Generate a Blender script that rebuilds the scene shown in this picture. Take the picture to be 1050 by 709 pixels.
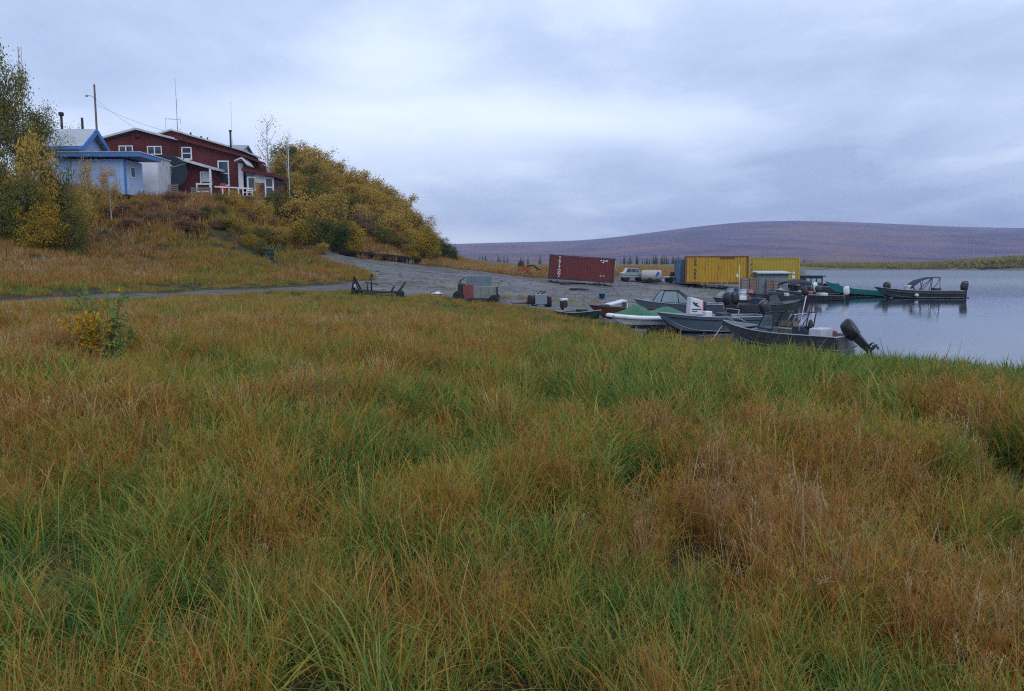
import bpy, bmesh, math, random
import numpy as np
from mathutils import Vector, Matrix, noise as mnoise

R = math.radians
random.seed(7)
rng = np.random.default_rng(11)
for o in list(bpy.data.objects):
    bpy.data.objects.remove(o)
SC = bpy.context.scene
COL = SC.collection

# ------------------------------------------------------------------ camera
F = 796.0                 # focal length in photograph pixels (1050 wide)
CAMZ = 3.3
HORIZ = 269.0
TH = math.atan((354.5 - HORIZ) / F)
cam_d = bpy.data.cameras.new('camera')
cam_d.sensor_width = 36.0
cam_d.lens = F / 1050 * 36.0
cam_d.clip_start = 0.05
cam_d.clip_end = 12000
cam = bpy.data.objects.new('camera', cam_d)
COL.objects.link(cam)
cam.location = (0, 0, CAMZ)
cam.rotation_euler = (math.pi / 2 - TH, 0, 0)
SC.camera = cam

cy_ = SC.cycles
cy_.max_bounces = 4; cy_.diffuse_bounces = 2; cy_.glossy_bounces = 2; cy_.transmission_bounces = 2; cy_.volume_bounces = 0; cy_.transparent_max_bounces = 8
cy_.use_denoising = False; cy_.filter_width = 1.15
cy_.caustics_reflective = False; cy_.caustics_refractive = False
# ------------------------------------------------------------------ light
SC.view_settings.view_transform = 'Standard'
SC.view_settings.look = 'None'
SC.view_settings.gamma = 1.0
SC.view_settings.exposure = 0.52
SUN_EL, SUN_AZ = R(38), R(150)
world = bpy.data.worlds.new('World')
SC.world = world
world.use_nodes = True
wt = world.node_tree
wn, wl = wt.nodes, wt.links
wn.clear()
w_out = wn.new('ShaderNodeOutputWorld')
w_bg = wn.new('ShaderNodeBackground')
w_bg.inputs['Strength'].default_value = 0.1
wl.new(w_bg.outputs[0], w_out.inputs['Surface'])
sky = wn.new('ShaderNodeTexSky')
sky.sky_type = 'NISHITA'
sky.sun_disc = False
sky.sun_elevation = SUN_EL
sky.sun_rotation = SUN_AZ
w_tc = wn.new('ShaderNodeTexCoord')
w_sep = wn.new('ShaderNodeSeparateXYZ')
wl.new(w_tc.outputs['Generated'], w_sep.inputs[0])

def wmath(op, a, b=None, clamp=False):
    n = wn.new('ShaderNodeMath'); n.operation = op; n.use_clamp = clamp
    for i, v in enumerate((a, b)):
        if v is None: continue
        if isinstance(v, (int, float)): n.inputs[i].default_value = v
        else: wl.new(v, n.inputs[i])
    return n.outputs[0]

# cloud deck seen in perspective: direction projected on a flat layer
zz = wmath('ADD', wmath('MAXIMUM', w_sep.outputs['Z'], 0.0), 0.16)
cx = wmath('DIVIDE', w_sep.outputs['X'], zz)
cy = wmath('DIVIDE', w_sep.outputs['Y'], zz)
w_comb = wn.new('ShaderNodeCombineXYZ')
wl.new(cx, w_comb.inputs[0]); wl.new(cy, w_comb.inputs[1])
def wnoise(scale, detail, rough, dist=0.0, off=(0, 0, 0), sc=(1, 1, 1)):
    m = wn.new('ShaderNodeMapping')
    m.inputs['Location'].default_value = off
    m.inputs['Scale'].default_value = sc
    wl.new(w_comb.outputs[0], m.inputs[0])
    n = wn.new('ShaderNodeTexNoise')
    n.inputs['Scale'].default_value = scale
    n.inputs['Detail'].default_value = detail
    n.inputs['Roughness'].default_value = rough
    n.inputs['Distortion'].default_value = dist
    wl.new(m.outputs[0], n.inputs['Vector'])
    return n.outputs['Fac']
nA = wnoise(0.55, 5, 0.5, 0.3, (3.1, 0.7, 0), (0.75, 1.0, 1))
nB = wnoise(1.5, 8, 0.58, 0.25, (1.1, 5.7, 0), (1.25, 0.85, 1))
nC = wnoise(0.95, 4, 0.5, 0.0, (7.3, 2.2, 0), (0.6, 1.2, 1))

def blob(px, py, sx, sy):
    """soft cloud patch round one sky direction (gaussian in azimuth and height)"""
    a, b = (px - 525) / F, (354.5 - py) / F
    d = Vector((a, math.cos(TH) + b * math.sin(TH), -math.sin(TH) + b * math.cos(TH))).normalized()
    dx = wmath('DIVIDE', wmath('SUBTRACT', w_sep.outputs['X'], d.x), sx)
    dz = wmath('DIVIDE', wmath('SUBTRACT', w_sep.outputs['Z'], d.z), sz_ := sy)
    # ragged edge from the noise
    r2 = wmath('ADD', wmath('MULTIPLY', dx, dx), wmath('MULTIPLY', dz, dz))
    r2 = wmath('ADD', r2, wmath('MULTIPLY', wmath('SUBTRACT', nB, 0.5), 3.0))
    r2 = wmath('MAXIMUM', r2, 0.0)
    return wmath('POWER', 2.718, wmath('MULTIPLY', r2, -1.0))
v = wmath('MULTIPLY', wmath('SUBTRACT', nA, 0.5), 0.6)
v = wmath('ADD', v, wmath('MULTIPLY', wmath('SUBTRACT', nB, 0.5), 1.0))
v = wmath('ADD', v, wmath('MULTIPLY', wmath('SUBTRACT', nC, 0.5), 0.5))
for px, py, sx, sy, k in ((470, 130, 0.30, 0.055, 0.30), (480, 247, 0.10, 0.013, 0.36), (400, 55, 0.10, 0.035, 0.22), (720, 122, 0.34, 0.026, 0.24), (300, 120, 0.14, 0.05, 0.16),
                          (868, 155, 0.085, 0.045, -0.62), (790, 175, 0.06, 0.03, -0.3), (640, 185, 0.12, 0.03, -0.22), (120, 60, 0.18, 0.06, -0.14), (900, 50, 0.30, 0.05, -0.22),
                          (970, 222, 0.20, 0.024, -0.36), (40, 115, 0.12, 0.03, 0.16), (760, 212, 0.16, 0.018, -0.14)):
    v = wmath('ADD', v, wmath('MULTIPLY', blob(px, py, sx, sy), k))
v = wmath('ADD', v, 0.5, clamp=True)
ramp = wn.new('ShaderNodeValToRGB')
wl.new(v, ramp.inputs[0])
e = ramp.color_ramp.elements
e[0].position = 0.0; e[0].color = (3.3, 4.1, 6.0, 1)
e[1].position = 1.0; e[1].color = (7.9, 8.7, 10.0, 1)
m1 = ramp.color_ramp.elements.new(0.5); m1.color = (4.6, 5.6, 7.6, 1)
mix = wn.new('ShaderNodeMix'); mix.data_type = 'RGBA'
mix.inputs['Factor'].default_value = 0.93
wl.new(sky.outputs[0], mix.inputs['A']); wl.new(ramp.outputs[0], mix.inputs['B'])
# below the horizon the world is only the dull colour of land
down = wn.new('ShaderNodeMapRange'); down.inputs['From Min'].default_value = -0.06; down.inputs['From Max'].default_value = -0.005
wl.new(w_sep.outputs['Z'], down.inputs['Value'])
mix2 = wn.new('ShaderNodeMix'); mix2.data_type = 'RGBA'
mix2.inputs['A'].default_value = (0.8, 0.75, 0.7, 1)
wl.new(down.outputs[0], mix2.inputs['Factor']); wl.new(mix.outputs['Result'], mix2.inputs['B'])
wl.new(mix2.outputs['Result'], w_bg.inputs['Color'])

sun_d = bpy.data.lights.new('sun', 'SUN')
sun_d.energy = 0.6
sun_d.angle = R(40)
sun_d.color = (1.0, 0.96, 0.92)
sun = bpy.data.objects.new('sun', sun_d)
COL.objects.link(sun)
sun.rotation_euler = (math.pi / 2 - SUN_EL, 0, math.pi - SUN_AZ)

# ------------------------------------------------------------------ helpers
def pt(px, py, Y):
    """point of the place on the line of sight px,py of the photograph at depth Y"""
    a, b = (px - 525) / F, (354.5 - py) / F
    dy = math.cos(TH) + b * math.sin(TH)
    dz = -math.sin(TH) + b * math.cos(TH)
    k = Y / dy
    return Vector((a * k, Y, CAMZ + dz * k))

def tag(o, label=None, cat=None, group=None, kind=None):
    if label: o['label'] = label
    if cat: o['category'] = cat
    if group: o['group'] = group
    if kind: o['kind'] = kind
    return o

def thing(name, loc, rz=0.0, label=None, cat=None, group=None, sc=1.0):
    o = bpy.data.objects.new(name, None)
    o.empty_display_size = 0.3
    COL.objects.link(o)
    o.location = loc
    o.rotation_euler = (0, 0, rz)
    o.scale = (sc, sc, sc)
    return tag(o, label, cat, group)

def copy_tree(o, parent=None):
    c = o.copy()
    COL.objects.link(c)
    c.parent = parent
    for ch in o.children:
        copy_tree(ch, c)
    return c

class MB:
    """collects shapes and links them as ONE mesh object"""
    def __init__(s):
        s.v, s.f, s.sm = [], [], []
    def add(s, vs, fs, smooth=False):
        b = len(s.v)
        s.v += [tuple(p) for p in vs]
        s.f += [tuple(i + b for i in f) for f in fs]
        s.sm += [smooth] * len(fs)
        return s
    def box(s, c, d, rz=0.0, rx=0.0, ry=0.0, bev=0.0):
        M = Matrix.Translation(c) @ Matrix.Rotation(rz, 4, 'Z') @ Matrix.Rotation(ry, 4, 'Y') @ Matrix.Rotation(rx, 4, 'X')
        hx, hy, hz = d[0] / 2, d[1] / 2, d[2] / 2
        if bev <= 0:
            vs = [M @ Vector((x, y, z)) for x in (-hx, hx) for y in (-hy, hy) for z in (-hz, hz)]
            return s.add(vs, [(0, 1, 3, 2), (4, 6, 7, 5), (0, 4, 5, 1), (2, 3, 7, 6), (0, 2, 6, 4), (1, 5, 7, 3)])
        bm = bmesh.new()
        bmesh.ops.create_cube(bm, size=1.0)
        for v_ in bm.verts: v_.co = Vector((v_.co.x * d[0], v_.co.y * d[1], v_.co.z * d[2]))
        bmesh.ops.bevel(bm, geom=list(bm.edges), offset=min(bev, min(d) * 0.45), segments=2, affect='EDGES', profile=0.6)
        bm.verts.index_update()
        s.add([M @ v_.co for v_ in bm.verts], [[v_.index for v_ in f.verts] for f in bm.faces])
        bm.free()
        return s
    def prism(s, poly, axis, a, b):
        """polygon in the other two axes, pushed from a to b along axis"""
        n = len(poly)
        def P(p, t):
            return {'x': (t, p[0], p[1]), 'y': (p[0], t, p[1]), 'z': (p[0], p[1], t)}[axis]
        vs = [P(p, a) for p in poly] + [P(p, b) for p in poly]
        fs = [tuple(range(n))[::-1], tuple(range(n, 2 * n))]
        fs += [(i, (i + 1) % n, n + (i + 1) % n, n + i) for i in range(n)]
        return s.add(vs, fs)
    def tube(s, pts, r, n=8, r2=None, smooth=True, cap=True):
        pts = [Vector(p) for p in pts]
        m = len(pts)
        vs, fs = [], []
        prev = None
        for i, p in enumerate(pts):
            t = (pts[min(i + 1, m - 1)] - pts[max(i - 1, 0)])
            if t.length < 1e-9: t = Vector((0, 0, 1))
            t.normalize()
            ref = prev if prev is not None else (Vector((0, 0, 1)) if abs(t.z) < 0.9 else Vector((1, 0, 0)))
            u = ref - t * ref.dot(t)
            if u.length < 1e-6: u = t.orthogonal()
            u.normalize(); prev = u
            w = t.cross(u)
            rr = r if r2 is None else r + (r2 - r) * i / max(1, m - 1)
            if isinstance(r, (list, tuple)): rr = r[i]
            for k in range(n):
                a = 2 * math.pi * k / n
                vs.append(p + (u * math.cos(a) + w * math.sin(a)) * rr)
        for i in range(m - 1):
            for k in range(n):
                fs.append((i * n + k, i * n + (k + 1) % n, (i + 1) * n + (k + 1) % n, (i + 1) * n + k))
        if cap:
            fs.append(tuple(range(n))[::-1]); fs.append(tuple((m - 1) * n + k for k in range(n)))
        return s.add(vs, fs, smooth)
    def lathe(s, prof, c, n=16, axis='z', smooth=True):
        """prof: list of (radius, height)"""
        vs, fs = [], []
        for r_, h in prof:
            for k in range(n):
                a = 2 * math.pi * k / n
                q = (r_ * math.cos(a), r_ * math.sin(a), h)
                if axis == 'x': q = (h, r_ * math.cos(a), r_ * math.sin(a))
                if axis == 'y': q = (r_ * math.cos(a), h, r_ * math.sin(a))
                vs.append((c[0] + q[0], c[1] + q[1], c[2] + q[2]))
        m = len(prof)
        for i in range(m - 1):
            for k in range(n):
                fs.append((i * n + k, i * n + (k + 1) % n, (i + 1) * n + (k + 1) % n, (i + 1) * n + k))
        fs.append(tuple(range(n))[::-1]); fs.append(tuple((m - 1) * n + k for k in range(n)))
        return s.add(vs, fs, smooth)
    def loft(s, secs, closed=True, caps=True, smooth=False):
        n = len(secs[0]); m = len(secs)
        vs = [p for q in secs for p in q]
        fs = []
        for i in range(m - 1):
            for k in range(n if closed else n - 1):
                fs.append((i * n + k, i * n + (k + 1) % n, (i + 1) * n + (k + 1) % n, (i + 1) * n + k))
        if caps:
            fs.append(tuple(range(n))[::-1]); fs.append(tuple((m - 1) * n + k for k in range(n)))
        return s.add(vs, fs, smooth)
    def mesh(s, name, mt=None):
        me = bpy.data.meshes.new(name)
        me.from_pydata([tuple(p) for p in s.v], [], s.f)
        me.polygons.foreach_set('use_smooth', s.sm)
        me.validate()
        bm = bmesh.new(); bm.from_mesh(me)
        bmesh.ops.recalc_face_normals(bm, faces=bm.faces)
        bm.to_mesh(me); bm.free()
        me.update()
        if mt: me.materials.append(mt)
        return me
    def build(s, name, mt, parent=None, **k):
        o = bpy.data.objects.new(name, s.mesh(name, mt))
        COL.objects.link(o)
        if parent is not None: o.parent = parent
        tag(o, **k)
        return o

# ------------------------------------------------------------------ materials
def mat(name, col, rough=0.7, var=0.18, scale=3.0, metal=0.0, bump=0.0, bscale=40.0, dirt=None, dscale=1.2, dcut=(0.52, 0.68), spec=0.4, coat=0.0, streak=False):
    m = bpy.data.materials.new(name)
    m.use_nodes = True
    nt = m.node_tree; N, L = nt.nodes, nt.links
    b = N['Principled BSDF']
    b.inputs['Roughness'].default_value = rough
    b.inputs['Metallic'].default_value = metal
    b.inputs['Specular IOR Level'].default_value = spec
    b.inputs['Coat Weight'].default_value = coat
    tc = N.new('ShaderNodeTexCoord')
    n = N.new('ShaderNodeTexNoise'); n.inputs['Scale'].default_value = scale; n.inputs['Detail'].default_value = 6
    n.inputs['Roughness'].default_value = 0.62
    L.new(tc.outputs['Object'], n.inputs['Vector'])
    mr = N.new('ShaderNodeMapRange'); mr.inputs['From Min'].default_value = 0.3; mr.inputs['From Max'].default_value = 0.7
    mr.inputs['To Min'].default_value = 1 - var; mr.inputs['To Max'].default_value = 1 + var
    L.new(n.outputs['Fac'], mr.inputs['Value'])
    hm = N.new('ShaderNodeVectorMath'); hm.operation = 'SCALE'
    hm.inputs[0].default_value = col[:3]
    L.new(mr.outputs[0], hm.inputs['Scale'])
    out = hm.outputs[0]
    if dirt is not None:
        n2 = N.new('ShaderNodeTexNoise'); n2.inputs['Scale'].default_value = dscale; n2.inputs['Detail'].default_value = 8
        n2.inputs['Roughness'].default_value = 0.68
        if streak:
            mp = N.new('ShaderNodeMapping'); mp.inputs['Scale'].default_value = (2.4, 2.4, 0.55)
            L.new(tc.outputs['Object'], mp.inputs[0]); L.new(mp.outputs[0], n2.inputs['Vector'])
        else:
            L.new(tc.outputs['Object'], n2.inputs['Vector'])
        r2 = N.new('ShaderNodeMapRange'); r2.inputs['From Min'].default_value = dcut[0]; r2.inputs['From Max'].default_value = dcut[1]
        L.new(n2.outputs['Fac'], r2.inputs['Value'])
        mx = N.new('ShaderNodeMix'); mx.data_type = 'RGBA'
        L.new(r2.outputs[0], mx.inputs['Factor']); L.new(out, mx.inputs['A']); mx.inputs['B'].default_value = (*dirt[:3], 1)
        out = mx.outputs['Result']
    L.new(out, b.inputs['Base Color'])
    if bump > 0:
        n3 = N.new('ShaderNodeTexNoise'); n3.inputs['Scale'].default_value = bscale; n3.inputs['Detail'].default_value = 5
        L.new(tc.outputs['Object'], n3.inputs['Vector'])
        bp = N.new('ShaderNodeBump'); bp.inputs['Strength'].default_value = bump; bp.inputs['Distance'].default_value = 0.05
        L.new(n3.outputs['Fac'], bp.inputs['Height']); L.new(bp.outputs[0], b.inputs['Normal'])
    return m

def glass_mat(name, col, rough=0.06, alpha=1.0):
    m = mat(name, col, rough, 0.1, 1.0, spec=0.6)
    b = m.node_tree.nodes['Principled BSDF']
    b.inputs['Alpha'].default_value = alpha
    return m

def leaf_mat(name, cols, transl=0.25, hueshift=0.0):
    """foliage: every leaf takes its own colour from the ramp"""
    m = bpy.data.materials.new(name); m.use_nodes = True
    nt = m.node_tree; N, L = nt.nodes, nt.links
    N.remove(N['Principled BSDF'])
    out = N['Material Output']
    geo = N.new('ShaderNodeNewGeometry')
    rp = N.new('ShaderNodeValToRGB')
    els = rp.color_ramp.elements
    for i, c in enumerate(cols):
        p = i / (len(cols) - 1)
        el = els[0] if i == 0 else (els[-1] if i == len(cols) - 1 else els.new(p))
        el.position = p; el.color = (*c, 1)
    tc = N.new('ShaderNodeTexCoord')
    ns = N.new('ShaderNodeTexNoise'); ns.inputs['Scale'].default_value = 2.6; ns.inputs['Detail'].default_value = 4
    L.new(tc.outputs['Object'], ns.inputs['Vector'])
    oi = N.new('ShaderNodeObjectInfo')
    def mth(op, a, b):
        q = N.new('ShaderNodeMath'); q.operation = op
        for i, x in enumerate((a, b)):
            if isinstance(x, (int, float)): q.inputs[i].default_value = x
            else: L.new(x, q.inputs[i])
        return q.outputs[0]
    f = mth('MULTIPLY', geo.outputs['Random Per Island'], 0.26)
    f = mth('ADD', f, mth('MULTIPLY', mth('SUBTRACT', ns.outputs['Fac'], 0.5), 1.5))
    f = mth('ADD', f, mth('MULTIPLY', mth('SUBTRACT', oi.outputs['Random'], 0.5), 0.5))
    f = mth('ADD', f, 0.37)
    L.new(f, rp.inputs[0])
    d = N.new('ShaderNodeBsdfDiffuse'); t = N.new('ShaderNodeBsdfTranslucent')
    L.new(rp.outputs[0], d.inputs[0]); L.new(rp.outputs[0], t.inputs[0])
    ms = N.new('ShaderNodeMixShader'); ms.inputs[0].default_value = transl
    L.new(d.outputs[0], ms.inputs[1]); L.new(t.outputs[0], ms.inputs[2])
    L.new(ms.outputs[0], out.inputs['Surface'])
    return m
# ------------------------------------------------------------------ terrain
SHORE = np.array([(400, 5), (60, 10), (20, 20.0), (13.8, 21.8), (11.2, 24), (9.6, 27), (8.0, 29), (6.8, 31), (6.0, 34), (6.6, 38), (9.0, 44), (11.8, 50),
                  (14.5, 58), (17.6, 66), (23, 69.5), (28.5, 72.5), (31.5, 79), (34, 90), (41, 110), (62, 165), (98, 260), (118, 318), (140, 331),
                  (185, 334), (230, 328), (300, 318), (500, 300), (700, 250), (700, 5)], float)
GRAVEL = np.array([(-12.4, 55.2), (-9, 53.4), (-6.3, 52.6), (-3.5, 50.8), (-.8, 48.3), (2.2, 45.6), (4.0, 42.2), (5.5, 37), (7, 34), (12, 40), (20, 58), (34, 72), (36, 84),
                   (33, 90), (24, 88), (12, 86), (3.5, 79.5), (-2.4, 76), (-8.8, 73.5), (-17.5, 72.3), (-17.8, 70.6), (-13, 67), (-11, 62)], float)
TRACK = np.array([(-46, 22), (-31, 28), (-23.5, 34), (-20.6, 41), (-17.0, 47.5), (-12, 55.5), (-8, 62)], float)
UPTRACK = np.array([(-13, 60), (-17, 61.5), (-21, 64), (-25.5, 67.5), (-30, 69.5)], float)

def seg_dist(P, poly, closed):
    n = len(poly); best = np.full(len(P), 1e9)
    for i in range(n if closed else n - 1):
        a = poly[i]; b = poly[(i + 1) % n]; d = b - a
        t = np.clip(((P - a) @ d) / (d @ d), 0, 1)
        best = np.minimum(best, np.linalg.norm(P - (a + t[:, None] * d), axis=1))
    return best

def inside(P, poly):
    x, y = P[:, 0], P[:, 1]; r = np.zeros(len(P), bool); n = len(poly)
    for i in range(n):
        x1, y1 = poly[i]; x2, y2 = poly[(i + 1) % n]
        c = ((y1 > y) != (y2 > y))
        with np.errstate(divide='ignore', invalid='ignore'):
            xi = (x2 - x1) * (y - y1) / (y2 - y1) + x1
        r ^= c & (x < xi)
    return r

def sdist(P, poly):
    d = seg_dist(P, poly, True)
    return np.where(inside(P, poly), -d, d)

_ng = rng.random((64, 64))
def vnoise(x, y):
    xi = np.floor(x).astype(int); yi = np.floor(y).astype(int)
    fx = x - xi; fy = y - yi
    fx = fx * fx * (3 - 2 * fx); fy = fy * fy * (3 - 2 * fy)
    g = lambda i, j: _ng[i % 64, j % 64]
    return (g(xi, yi) * (1 - fx) + g(xi + 1, yi) * fx) * (1 - fy) + (g(xi, yi + 1) * (1 - fx) + g(xi + 1, yi + 1) * fx) * fy
def fbm(x, y, s, o=4):
    r = 0; a = 0.5; t = 0
    for i in range(o):
        r = r + a * vnoise(x / s * 2 ** i + 17.3 * i, y / s * 2 ** i + 5.1 * i); t += a; a *= 0.5
    return r / t

CP = [(0, 0, 1.65), (0, -12, 1.65), (-10, 0, 1.7), (10, 0, 1.5), (-20, 10, 1.7), (-45, 10, 2.0), (25, 3, .8), (0, 10, 1.6), (-10, 15, 1.6), (8, 12, 1.35),
      (15, 13, .9), (0, 20, 1.42), (6, 19, .95), (10, 17, .8), (-12, 25, 1.55), (-25, 25, 1.6), (-45, 24, 2.2), (0, 30, 1.1), (4, 30, .65), (-10, 35, 1.45),
      (-20, 36, 1.45), (-1.4, 43.5, .78), (3.7, 38.5, .5), (-12, 45, 1.35), (-20, 45, 1.55), (-30, 37, 1.9), (-40, 33, 2.8), (-6, 50, 1.02), (-12, 55, 1.6),
      (1, 48, .8), (4, 43, .55), (-40, 85, 10.2), (-30, 81, 10.0), (-40, 110, 11), (-32, 112, 12.2), (-70, 80, 11), (-60, 140, 13), (-30, 140, 11), (-90, 55, 10), (-90, 30, 5),
      (30, 100, 1.2), (0, 135, 2.4), (40, 130, 1.5), (0, 200, 2.2), (80, 260, 1.5), (-20, 200, 5), (20, 115, 2.4), (8, 102, 2.8), (12, 96, 2.3), (2, 92, 2.55)]
for q in [(50, 284, 45), (50, 262, 53), (13, 262, 50), (150, 291, 49), (150, 272, 57), (150, 250, 62), (150, 225, 66.5), (150, 205, 71), (60, 240, 58), (60, 218, 62),
          (100, 199, 67.5), (60, 200, 66), (20, 205, 62), (20, 235, 56), (-60, 200, 62), (-60, 260, 48), (250, 286, 55), (250, 264, 62), (250, 242, 68), (250, 221, 73),
          (250, 205, 77), (300, 273, 65), (300, 242, 75), (300, 212, 82), (300, 195, 92), (335, 262.5, 70.5), (340, 236, 80), (350, 214, 88), (330, 190, 100),
          (390, 268, 72.5), (400, 250, 81), (400, 234, 90), (390, 215, 105), (430, 272.5, 73.5), (450, 266, 84), (450, 258, 95), (470, 268, 92), (500, 279.5, 75.5), (500, 274.5, 96), (484, 272.5, 104), (462, 268, 108), (475, 271, 130), (520, 277.5, 90),
          (560, 286.8, 75), (600, 288.5, 74), (640, 291, 73.5), (735, 291.2, 74), (800, 291, 76), (400, 290, 60), (450, 290, 62), (500, 298, 58), (560, 300, 58),
          (620, 304, 55), (680, 308, 54), (700, 298, 64), (620, 296, 64)]:
    w = pt(*q); CP.append((w.x, w.y, w.z))
CP = np.array(CP, float)
_c2 = 3.0 ** 2
def _phi(A, B):
    return np.sqrt(((A[:, None, :] - B[None, :, :]) ** 2).sum(-1) + _c2)
_n = len(CP)
_A = np.zeros((_n + 1, _n + 1)); _A[:_n, :_n] = -_phi(CP[:, :2], CP[:, :2]) - np.eye(_n) * -0.15
_A[:_n, :_n] = _phi(CP[:, :2], CP[:, :2]) - np.eye(_n) * 0.25
_A[:_n, _n] = 1; _A[_n, :_n] = 1
_w = np.linalg.solve(_A, np.append(CP[:, 2], 0))

def sstep(a, b, x):
    t = np.clip((x - a) / (b - a), 0, 1); return t * t * (3 - 2 * t)

def height(P):
    P = np.asarray(P, float).reshape(-1, 2)
    z = np.empty(len(P))
    for i in range(0, len(P), 20000):
        q = P[i:i + 20000]
        z[i:i + 20000] = _phi(q, CP[:, :2]) @ _w[:_n] + _w[_n]
    r = np.hypot(P[:, 0], P[:, 1])
    left = sstep(0.0, -0.35, P[:, 0] / np.maximum(P[:, 1], 1))
    far = 1.9 + left * 9 * sstep(150, 400, r)
    z = z + (far - z) * sstep(110, 230, r)
    # hummocks and small unevenness
    z += (fbm(P[:, 0], P[:, 1], 2.6, 3) - .5) * 0.16 + (fbm(P[:, 0] + 40, P[:, 1], 9, 2) - .5) * 0.22
    z += (fbm(P[:, 0] + 9, P[:, 1] + 31, 1.6, 3) - .5) * 0.5 * sstep(2.2, 4, z) * sstep(120, 80, r)
    z = np.maximum(z, 0.12)
    d = sdist(P, SHORE)
    d = d + (fbm(P[:, 0], P[:, 1], 3.0, 3) - .5) * 1.6 * np.clip(r / 60, .4, 4)
    k = 1 - np.exp(-np.maximum(d, 0) / 7.0)
    zl = 0.02 + (z - 0.02) * k
    # a near cut bank by the grass: rises faster
    zw = -0.06 - 0.14 * np.minimum(-d, 12)
    return np.where(d > 0, zl, np.maximum(zw, -1.5))

def hz(x, y):
    return float(height([(x, y)])[0])

# fan shaped grid, fine where the photograph looks
AX = np.array([0.0, -8.0])
ang = np.concatenate([np.linspace(-80, -42, 30)[:-1], np.linspace(-42, 42, 560), np.linspace(42, 80, 30)[1:]])
dist = np.concatenate([np.linspace(2, 38, 60)[:-1], np.linspace(38, 116, 230)[:-1], np.geomspace(116, 4200, 80)])
na, nd = len(ang), len(dist)
AA, DD = np.meshgrid(np.radians(ang), dist)
GX = (AX[0] + DD * np.sin(AA)).ravel(); GY = (AX[1] + DD * np.cos(AA)).ravel()
GP = np.stack([GX, GY], 1)
GZ = height(GP)
gr_d = sdist(GP, GRAVEL) + (fbm(GX, GY, 2.5, 4) - .5) * 2.6
sh_d = sdist(GP, SHORE)
tr_d = seg_dist(GP, TRACK, False) + (fbm(GX + 3, GY, 1.5, 3) - .5) * 1.2
up_d = seg_dist(GP, UPTRACK, False) + (fbm(GX + 3, GY, 1.5, 3) - .5) * 1.0
near_shore = (GX > 5) & (GY < 120) & (GY > 30)
grav = sstep(0.5, -0.5, gr_d)
grav = np.maximum(grav, np.where(sh_d < 0.5, 1.0, 0.0))
CREST = np.array([(-18, 71.2), (-8.8, 72.4), (-2.4, 74.8), (3.5, 78.2), (12, 84)], float)
cr_d = seg_dist(GP, CREST, False) + (fbm(GX, GY + 8, 2.0, 3) - .5) * 1.2
trk = np.maximum(sstep(1.7, .9, cr_d) * .75, sstep(1.6, 1.0, tr_d), sstep(0.4, 0.1, up_d) * .3)
far_g = sstep(82, 100, np.hypot(GX, GY))

def new_mesh_obj(name, V, Fc, mt, attrs=None, smooth=True, check=True, **k):
    me = bpy.data.meshes.new(name)
    me.vertices.add(len(V)); me.vertices.foreach_set('co', np.asarray(V, np.float32).ravel())
    Fc = np.asarray(Fc, np.int32); nf, nv = Fc.shape
    me.loops.add(nf * nv); me.polygons.add(nf)
    me.polygons.foreach_set('loop_start', np.arange(nf, dtype=np.int32) * nv)
    me.polygons.foreach_set('loop_total', np.full(nf, nv, np.int32))
    me.loops.foreach_set('vertex_index', Fc.ravel())
    me.polygons.foreach_set('use_smooth', np.full(nf, smooth))
    for an, av in (attrs or {}).items():
        at = me.attributes.new(an, 'FLOAT', 'POINT'); at.data.foreach_set('value', np.asarray(av, np.float32))
    me.update(calc_edges=True)
    if check: me.validate()
    if mt: me.materials.append(mt)
    o = bpy.data.objects.new(name, me); COL.objects.link(o)
    tag(o, **k)
    return o

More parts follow.
